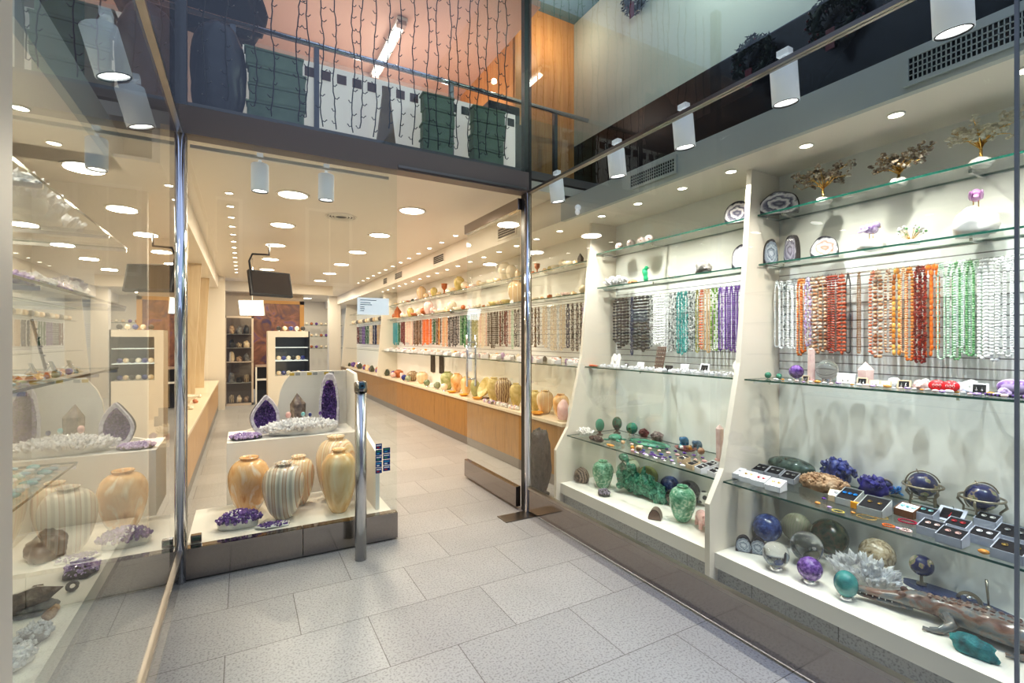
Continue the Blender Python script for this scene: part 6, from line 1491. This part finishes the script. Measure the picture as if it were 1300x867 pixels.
for i, (z, xx) in enumerate([(z, xx) for z in (.052, .512, .992, 1.312, 1.632) for xx in (-.15, .0, .15)]):
    mm, nm = ((BROWNO, 'brown'), (GREYR, 'grey'), (ONYXC, 'cream'), (DARKR, 'dark'), (CORAL, 'rust brown'))[(i*2) % 5]
    rockthing((-.07+xx, 12.8, z), (.13, .14, R.uniform(.12, .25)), '%s mineral piece inside the tall glass cabinet, %s counted from the bottom' % (nm, ORD[i]), mm, i, 'mineral_lump', 'rock', sub=3, group='minerals in the tall glass cabinet')
struct('wall_poster_end', MB().box(-1.3, .1, 13.3, 13.4, 0, 2.85).box(.1, 1.35, 13.3, 13.4, 2.45, 2.85), mat('end_beige', (.55, .46, .36), .5))
struct('trim_end_soffit', MB().box(-1.3, 2.0, 12.9, 13.3, 2.62, 2.85), CREAMC)
o = thing('poster', 'dark purple and brown geode poster in an orange timber frame at the shop end', 'poster', (.74, 13.25, 0))
MB().box(-.52, .52, 0, .02, .3, 2.38).build('print', nz('poster_print', [(.05, .03, .10), (.16, .07, .05), (.30, .13, .08), (.10, .06, .20)], 2.2, .3, distort=2), o)
MB().box(.52, .62, -.02, .03, .3, 2.46).box(-.62, .62, -.02, .03, 2.38, 2.46).box(-.62, -.52, -.02, .03, .3, 2.46).build('frame', mat('frame_orange', (.50, .27, .08), .4), o)
o = thing('storage_desk', 'dark low desk with shelf below the poster', 'desk', (.54, 12.6, 0))
MB().box(-.28, .30, 0, .5, .86, .90).build('worktop', mat('desk_top', (.4, .3, .24), .4), o)
for x in (-.28, .27): MB().box(x, x+.03, 0, .5, 0, .86).build('side_board', WHITE, o)
MB().box(-.25, .27, 0, .5, .55, .58).build('shelf_board', WHITE, o); MB().box(-.25, .27, .3, .5, .0, .86).build('back_board', BLACK, o)
# timber showcase in mid-shop
o = thing('showcase', 'pale timber showcase tower with lit glass front behind the plinth', 'showcase', (0, 0, 0))
xa, xb = PY(340, 8.8, 1)[0], PY(393, 8.8, 1)[0]
MB().box(xa, xa+.11, 8.8, 9.3, 0, 1.64).build('side_board', CREAM, o); MB().box(xb-.02, xb, 8.8, 9.3, 0, 1.64).build('side_post', BLACK, o)
MB().box(xa+.11, xb-.02, 8.8, 9.3, 1.54, 1.64).build('top_board', CREAM, o); MB().box(xa+.11, xb-.02, 8.8, 9.3, 0, .9).build('plinth', CREAM, o)
MB().box(xa+.11, xb-.02, 9.28, 9.3, .9, 1.54).build('back_mirror', mat('case_back', (.10, .10, .10), .15), o)
for z in (1.14, 1.36): MB().box(xa+.11, xb-.02, 8.83, 9.27, z, z+.012).build('shelf_plate', mat('bright_shelf', (.8, .85, .85), .15, emit=.5), o)  # shelves glow themselves, standing in for light inside the case
MB().box(xa+.11, xb-.02, 8.80, 8.806, .9, 1.54).build('glass_front', CASEGLASS, o)
for z, n_, nm in ((.902, 6, 'bottom'), (1.153, 6, 'middle'), (1.641, 5, 'top')):
    for i in range(n_):
        x = xa+.17+i*(xb-xa-.26)/(n_-1); mm, c = ((ONYXW, 'white'), (DARKR, 'dark'), (ONYXC, 'cream'), (LAPIS, 'blue'))[(i+n_) % 4]
        ball((x, 8.95, z), .038, mm, '%s stone ball on the %s level of the showcase, %s from the aisle' % (c, nm, ORD[i]), 'stone balls in the showcase', stand=(nm == 'top'))
# far right shelves beyond the white partition and a mirror column
struct('trim_far_column', MB().box(2.35, 2.70, 15.9, 16.2, 0, 2.85), CREAM)
for z in (2.0, 1.6, 1.2):
    shelf('s', 1.5, 3.1, 17.9, 18.3, z, 'glass shelf against the end wall, at %s level' % {2.0: 'upper', 1.6: 'middle', 1.2: 'lower'}[z], 'glass shelves on the end wall', False)
    for i in range(9):
        mm, c = ((ONYXW, 'white'), (ONYXC, 'cream'), (AMETH, 'violet'), (TERRA, 'rusty'))[(i*3+int(z*5)) % 4]
        ball((1.62+i*.16, 18.1, z+.001), .05, mm, '%s stone ball on the %s end wall shelf, %s from the aisle' % (c, {2.0: 'upper', 1.6: 'middle', 1.2: 'lower'}[z], ORD[i]), 'stone balls on the end wall', stand=False)
for i in range(14):
    Y = 11.5+i*.3
    ball((3.0, Y, 1.961), .06, (ONYXW, ONYXC, GREYR)[i % 3], '%s stone ball on the far wall shelf above the necklaces, %s beyond the partition' % (('white', 'cream', 'grey')[i % 3], ordw(i)), 'stone balls on the far wall shelf', stand=False)
# left counter goods
def lc(px, py): return PZ(px, py, .642)
x, y, z, _ = lc(258, 512)
o = thing('onyx_bowl', 'white footed onyx bowl on the television side counter', 'bowl', (-.62, 7.4, .642)); MB().lathe([(.06, 0), (.03, .03), (.035, .07), (.13, .13), (.13, .145), (.11, .14), (.03, .09), (0, .085)], 28, cap=False).build('bowl_body', ONYXW, o); MB().lathe([(.062, 0), (.062, .012)], 20).build('foot_ring', TERRA, o)
o = thing('display_box', 'open black display box on the television side counter', 'box', (-.66, 6.0, .642)); MB().box(-.10, .10, -.14, .14, 0, .01).box(.09, .10, -.14, .14, 0, .15).box(-.10, .10, .13, .14, 0, .15).box(-.10, .10, -.14, -.13, 0, .10).build('tray', BLACK, o); MB().box(-.09, .09, -.12, .12, .01, .04).build('pad', VELVET, o)
cluster((-.60, 5.45, .642), (.16, .2, .06), 160, 'cream spiky coral piece on the television side counter', WHITES, ONYXW, 71, .04, .005)
for i in range(8):
    mm, c = ((TERRA, 'rusty'), (AMETH, 'violet'), (ONYXW, 'white'), (TURQ, 'turquoise'))[i % 4]
    rockthing((-.56-.12*(i % 2), 5.05+i*.13 if i < 2 else 6.4+i*.35, .642), (.07, .08, .05), '%s stone on the television side counter, %s from the window' % (c, ORD[i]), mm, i, 'mineral_lump', 'rock', sub=2, group='stones on the television side counter', smooth=False)
for z in (1.25, 1.6):
    for sec, (ya, yb) in enumerate(((4.6, 6.38), (6.46, 8.28), (8.36, 10.18))):
        shelf('s', -1.24, -.80, ya, yb, z, 'glass shelf on the television side wall, %s one of %s bay' % ({1.25: 'lower', 1.6: 'upper'}[z], ORD[sec]), 'glass shelves on the television side wall', False)

# ---------------------------------------------------------------- short window display (beside the viewer)
def LXp(px, x, z): X, Y, _ = ray(px); t_ = x/X; return (x, Y*t_, z)
LF = .2012
x, y, z, _ = PZ(110, 725, LF); cluster((x-.02, y, z), (.16, .26, .05), 260, 'violet amethyst slab lying on the short window floor', DARKR, AMETHL, 81, .016, .007, 'amethyst_cluster', rz=.2)
x, y, z, _ = PZ(85, 705, LF); rockthing((x-.10, y+.02, z), (.20, .24, .16), 'brown smoky rock with reddish foot behind the amethyst slab', nz('smoky_brown', [(.05, .04, .035), (.22, .15, .12), (.34, .28, .25)], 10, .3), 25, amp=.35)
x, y, z, _ = PZ(50, 775, LF); o = thing('smoky_quartz_crystal', 'large faceted smoky quartz crystal lying on the short window floor', 'crystal', (x-.02, y, z), .5)
m = MB(); m.crystal((-.09, .02, .055), (1, -.2, .12), .20, .055, 6, 0, .45); m.crystal((-.02, .05, .04), (.6, .5, .2), .12, .035, 6, 0, .4); m.build('crystal_points', SMOKY, o); MB().rock((0, 0, 0), (.18, .16, .05), 6, 3, .3).build('rock_base', GREYR, o)
x, y, z, _ = PZ(92, 750, LF); o = thing('ring_stone', 'small ring shaped grey stone beside the smoky quartz', 'stone', (x, y, z), .4); MB().tube([(.02*math.cos(k*.42), 0, .026+.02*math.sin(k*.42)) for k in range(15)], .009, 8, closed=True).build('ring', GREYR, o); MB().lathe([(.012, 0), (.014, .006)], 10).build('foot', GREYR, o)
x, y, z, _ = PZ(45, 812, LF); cluster((x, y, z), (.11, .15, .055), 90, 'grey clear quartz cluster, middle of the short window floor', GREYR, QUARTZ, 85, .03, .01)
x, y, z, _ = PZ(18, 845, LF); cluster((x, y, z), (.12, .14, .06), 90, 'white quartz cluster at the street end of the short window floor', QUARTZM, QUARTZ, 86, .03, .011)
x, y, z, _ = PZ(55, 785, LF); rockthing((x+.02, y+.02, z), (.05, .16, .03), 'flat rose brown stone before the smoky quartz crystal', CORAL, 7, sub=3)
x, y, z, _ = PZ(15, 745, LF); rockthing((x-.10, y+.1, z), (.14, .2, .12), 'dark grey rock at the back of the short window floor', GREYR, 27)
# short window shelves
for i, (px, s_, lab) in enumerate(((20, (.18, .22, .15), 'big white quartz cluster on the top shelf of the short window, street end'), (46, (.18, .19, .13), 'big white quartz cluster on the top shelf of the short window, middle'), (74, (.14, .2, .10), 'white quartz cluster on the top shelf of the short window, inner'))):
    X, Y, Z = LXp(px, -.80, 2.021); cluster((X, Y, Z), s_, 110, lab, QUARTZM, QUARTZ, 90+i, .05, .014, group='white clusters of the short window')
for i, (px, s_, mm, lab) in enumerate(((12, (.12, .14, .06), AMETHL, 'pale violet cluster on second shelf of the short window, street end'), (35, (.16, .22, .08), QUARTZM, 'pinkish quartz cluster on second shelf of the short window, second'), (58, (.16, .24, .07), AMETHL, 'flat lilac cluster on second shelf of the short window, third'), (85, (.16, .28, .12), nz('grey_quartz', [(.42, .38, .40), (.70, .66, .68)], 14, .3), 'round grey lilac cluster on second shelf of the short window, inner end'), (103, (.1, .10, .05), QUARTZM, 'small white cluster at inner end of second shelf of the short window'))):
    X, Y, Z = LXp(px, -.76, 1.688); cluster((X, Y, Z), s_, 130, lab, QUARTZM, mm, 95+i, .026, .010, group='lilac clusters of the short window')
def lbust(px, x_, z, h_, w_, label):
    X, Y, Z = LXp(px, x_, z); o = thing('necklace_stand', label, 'display stand', (X, Y, Z), PI/2+.3); R_ = Matrix.Rotation(-.3, 4, 'X')
    MB().poly([(-w_/2, 0), (w_/2, 0), (w_*.55, h_*.6), (w_*.18, h_*.82), (w_*.14, h_), (-w_*.14, h_), (-w_*.18, h_*.82), (-w_*.55, h_*.6)], 'y', 0, .02, 0, R_).build('bust', WHITES, o)
    MB().tube([R_ @ Vector((w_*.35*math.cos(PI+k*PI/12), -.006, h_*.80+h_*.5*math.sin(PI+k*PI/12))) for k in range(13)], .008, 7).build('necklace', BD['teal'][1][1], o)
lbust(14, -.85, 1.346, .26, .16, 'white necklace bust with green beads on the short window jewellery shelf')
for i, (px, x_, lab) in enumerate(((47, -.74, 'first'), (72, -.73, 'second'), (94, -.70, 'third'))):
    X, Y, Z = LXp(px, x_, 1.346); easel((X, Y, Z), .07, .06, 'small framed black earring card on the short window shelf, %s from the street' % lab, PI/2+.4, gem=(GOLD, AMBER, SILVER)[i], frame=mat('card_grey', (.45, .44, .42), .5))
X, Y, Z = LXp(60, -.86, 1.346); o = thing('earring_rack', 'tall black earring rack at the back of the short window shelf', 'earring rack', (X, Y, Z), PI/2+.3); R_ = Matrix.Rotation(-.2, 4, 'X'); MB().box(-.06, .06, 0, .01, 0, .26, 0, R_).build('panel', BLACK, o)
for k in range(5): q = MB(); [q.sphere(R_ @ Vector((-.04+j*.027, -.004, .03+k*.045)), .005, 6, 5) for j in range(4)]; q.build('earring_row', SILVER, o)
g = 'amber and brown stones along the short window jewellery shelf'
for i in range(40):
    px = 5+i*2.45; X, Y, Z = LXp(px, -.66-.05*((i*7) % 3), 1.346); r_ = rnd.uniform(.010, .020)
    mm, nm = ((AMBER, 'amber'), (TERRA, 'red brown'), (ONYXY, 'yellow'), (AMBER, 'dark amber'), (WHITES, 'white'))[(i*3) % 5] if i < 26 else ((WHITES, 'white'), (ONYXC, 'cream'))[i % 2]
    tag(MB().sphere((0, 0, r_*.6), (r_*1.2, r_*1.5, r_*.6), 8, 6, rot=(0, 0, i)).build('tumbled_stone', mm, None, (X, Y, Z)), '%s polished stone on the short window jewellery shelf, %s from the street' % (nm, ordw(i)), 'stone', g)
g = 'turquoise stones on the lowest short window shelf'
for i in range(60):
    t_ = i/60; X = -.70-.07*((i*5) % 4); Y = 1.95+.85*t_; r_ = rnd.uniform(.014, .024)
    mm, nm = ((TURQ, 'turquoise'), (nz('aqua', [(.35, .55, .62), (.75, .82, .84)], 20, .2), 'pale aqua'), (WHITES, 'white'))[(i*7) % 3]
    tag(MB().sphere((0, 0, r_*.5), (r_, r_*1.4, r_*.5), 8, 6, rot=(0, 0, i)).build('tumbled_stone', mm, None, (X, Y, .951)), '%s tumbled stone on the lowest short window shelf, %s from the street' % (nm, ordw(i)), 'stone', g)

# ---------------------------------------------------------------- camera, world, view
cam = bpy.data.cameras.new('camera'); cam.sensor_width = 36; cam.lens = FPX/1300*36; cam.shift_y = -2.5/1300; cam.clip_start = .02
co = bpy.data.objects.new('camera', cam); COL.objects.link(co); co.location = (0, 0, EYE); co.rotation_euler = (PI/2, 0, -YAW); sc.camera = co
wd = bpy.data.worlds.new('evening'); wd.use_nodes = True; sc.world = wd
bg = wd.node_tree.nodes['Background']; bg.inputs[0].default_value = (.58, .70, 1.0, 1); bg.inputs[1].default_value = .95
L = lamp('POINT', 'upper_window_fill', (2.55, 2.2, 4.5), 60, (.86, .95, .88), .03)  # unseen point, added to brighten the grey upper wall
L = lamp('SPOT', 'street_fill', (1.5, -1.6, 6.0), 1700, (.52, .66, 1), .12, (math.radians(12), 0, 0), 1.2, 1.0)  # unseen spot, added to brighten the outer floor with bluish light
sc.view_settings.view_transform = 'Standard'; sc.view_settings.look = 'Medium High Contrast'; sc.view_settings.exposure = 0
cy = sc.cycles; cy.max_bounces = 8; cy.diffuse_bounces = 4; cy.glossy_bounces = 4; cy.transparent_max_bounces = 24; cy.transmission_bounces = 4; cy.sample_clamp_indirect = 6; cy.caustics_reflective = False; cy.caustics_refractive = False
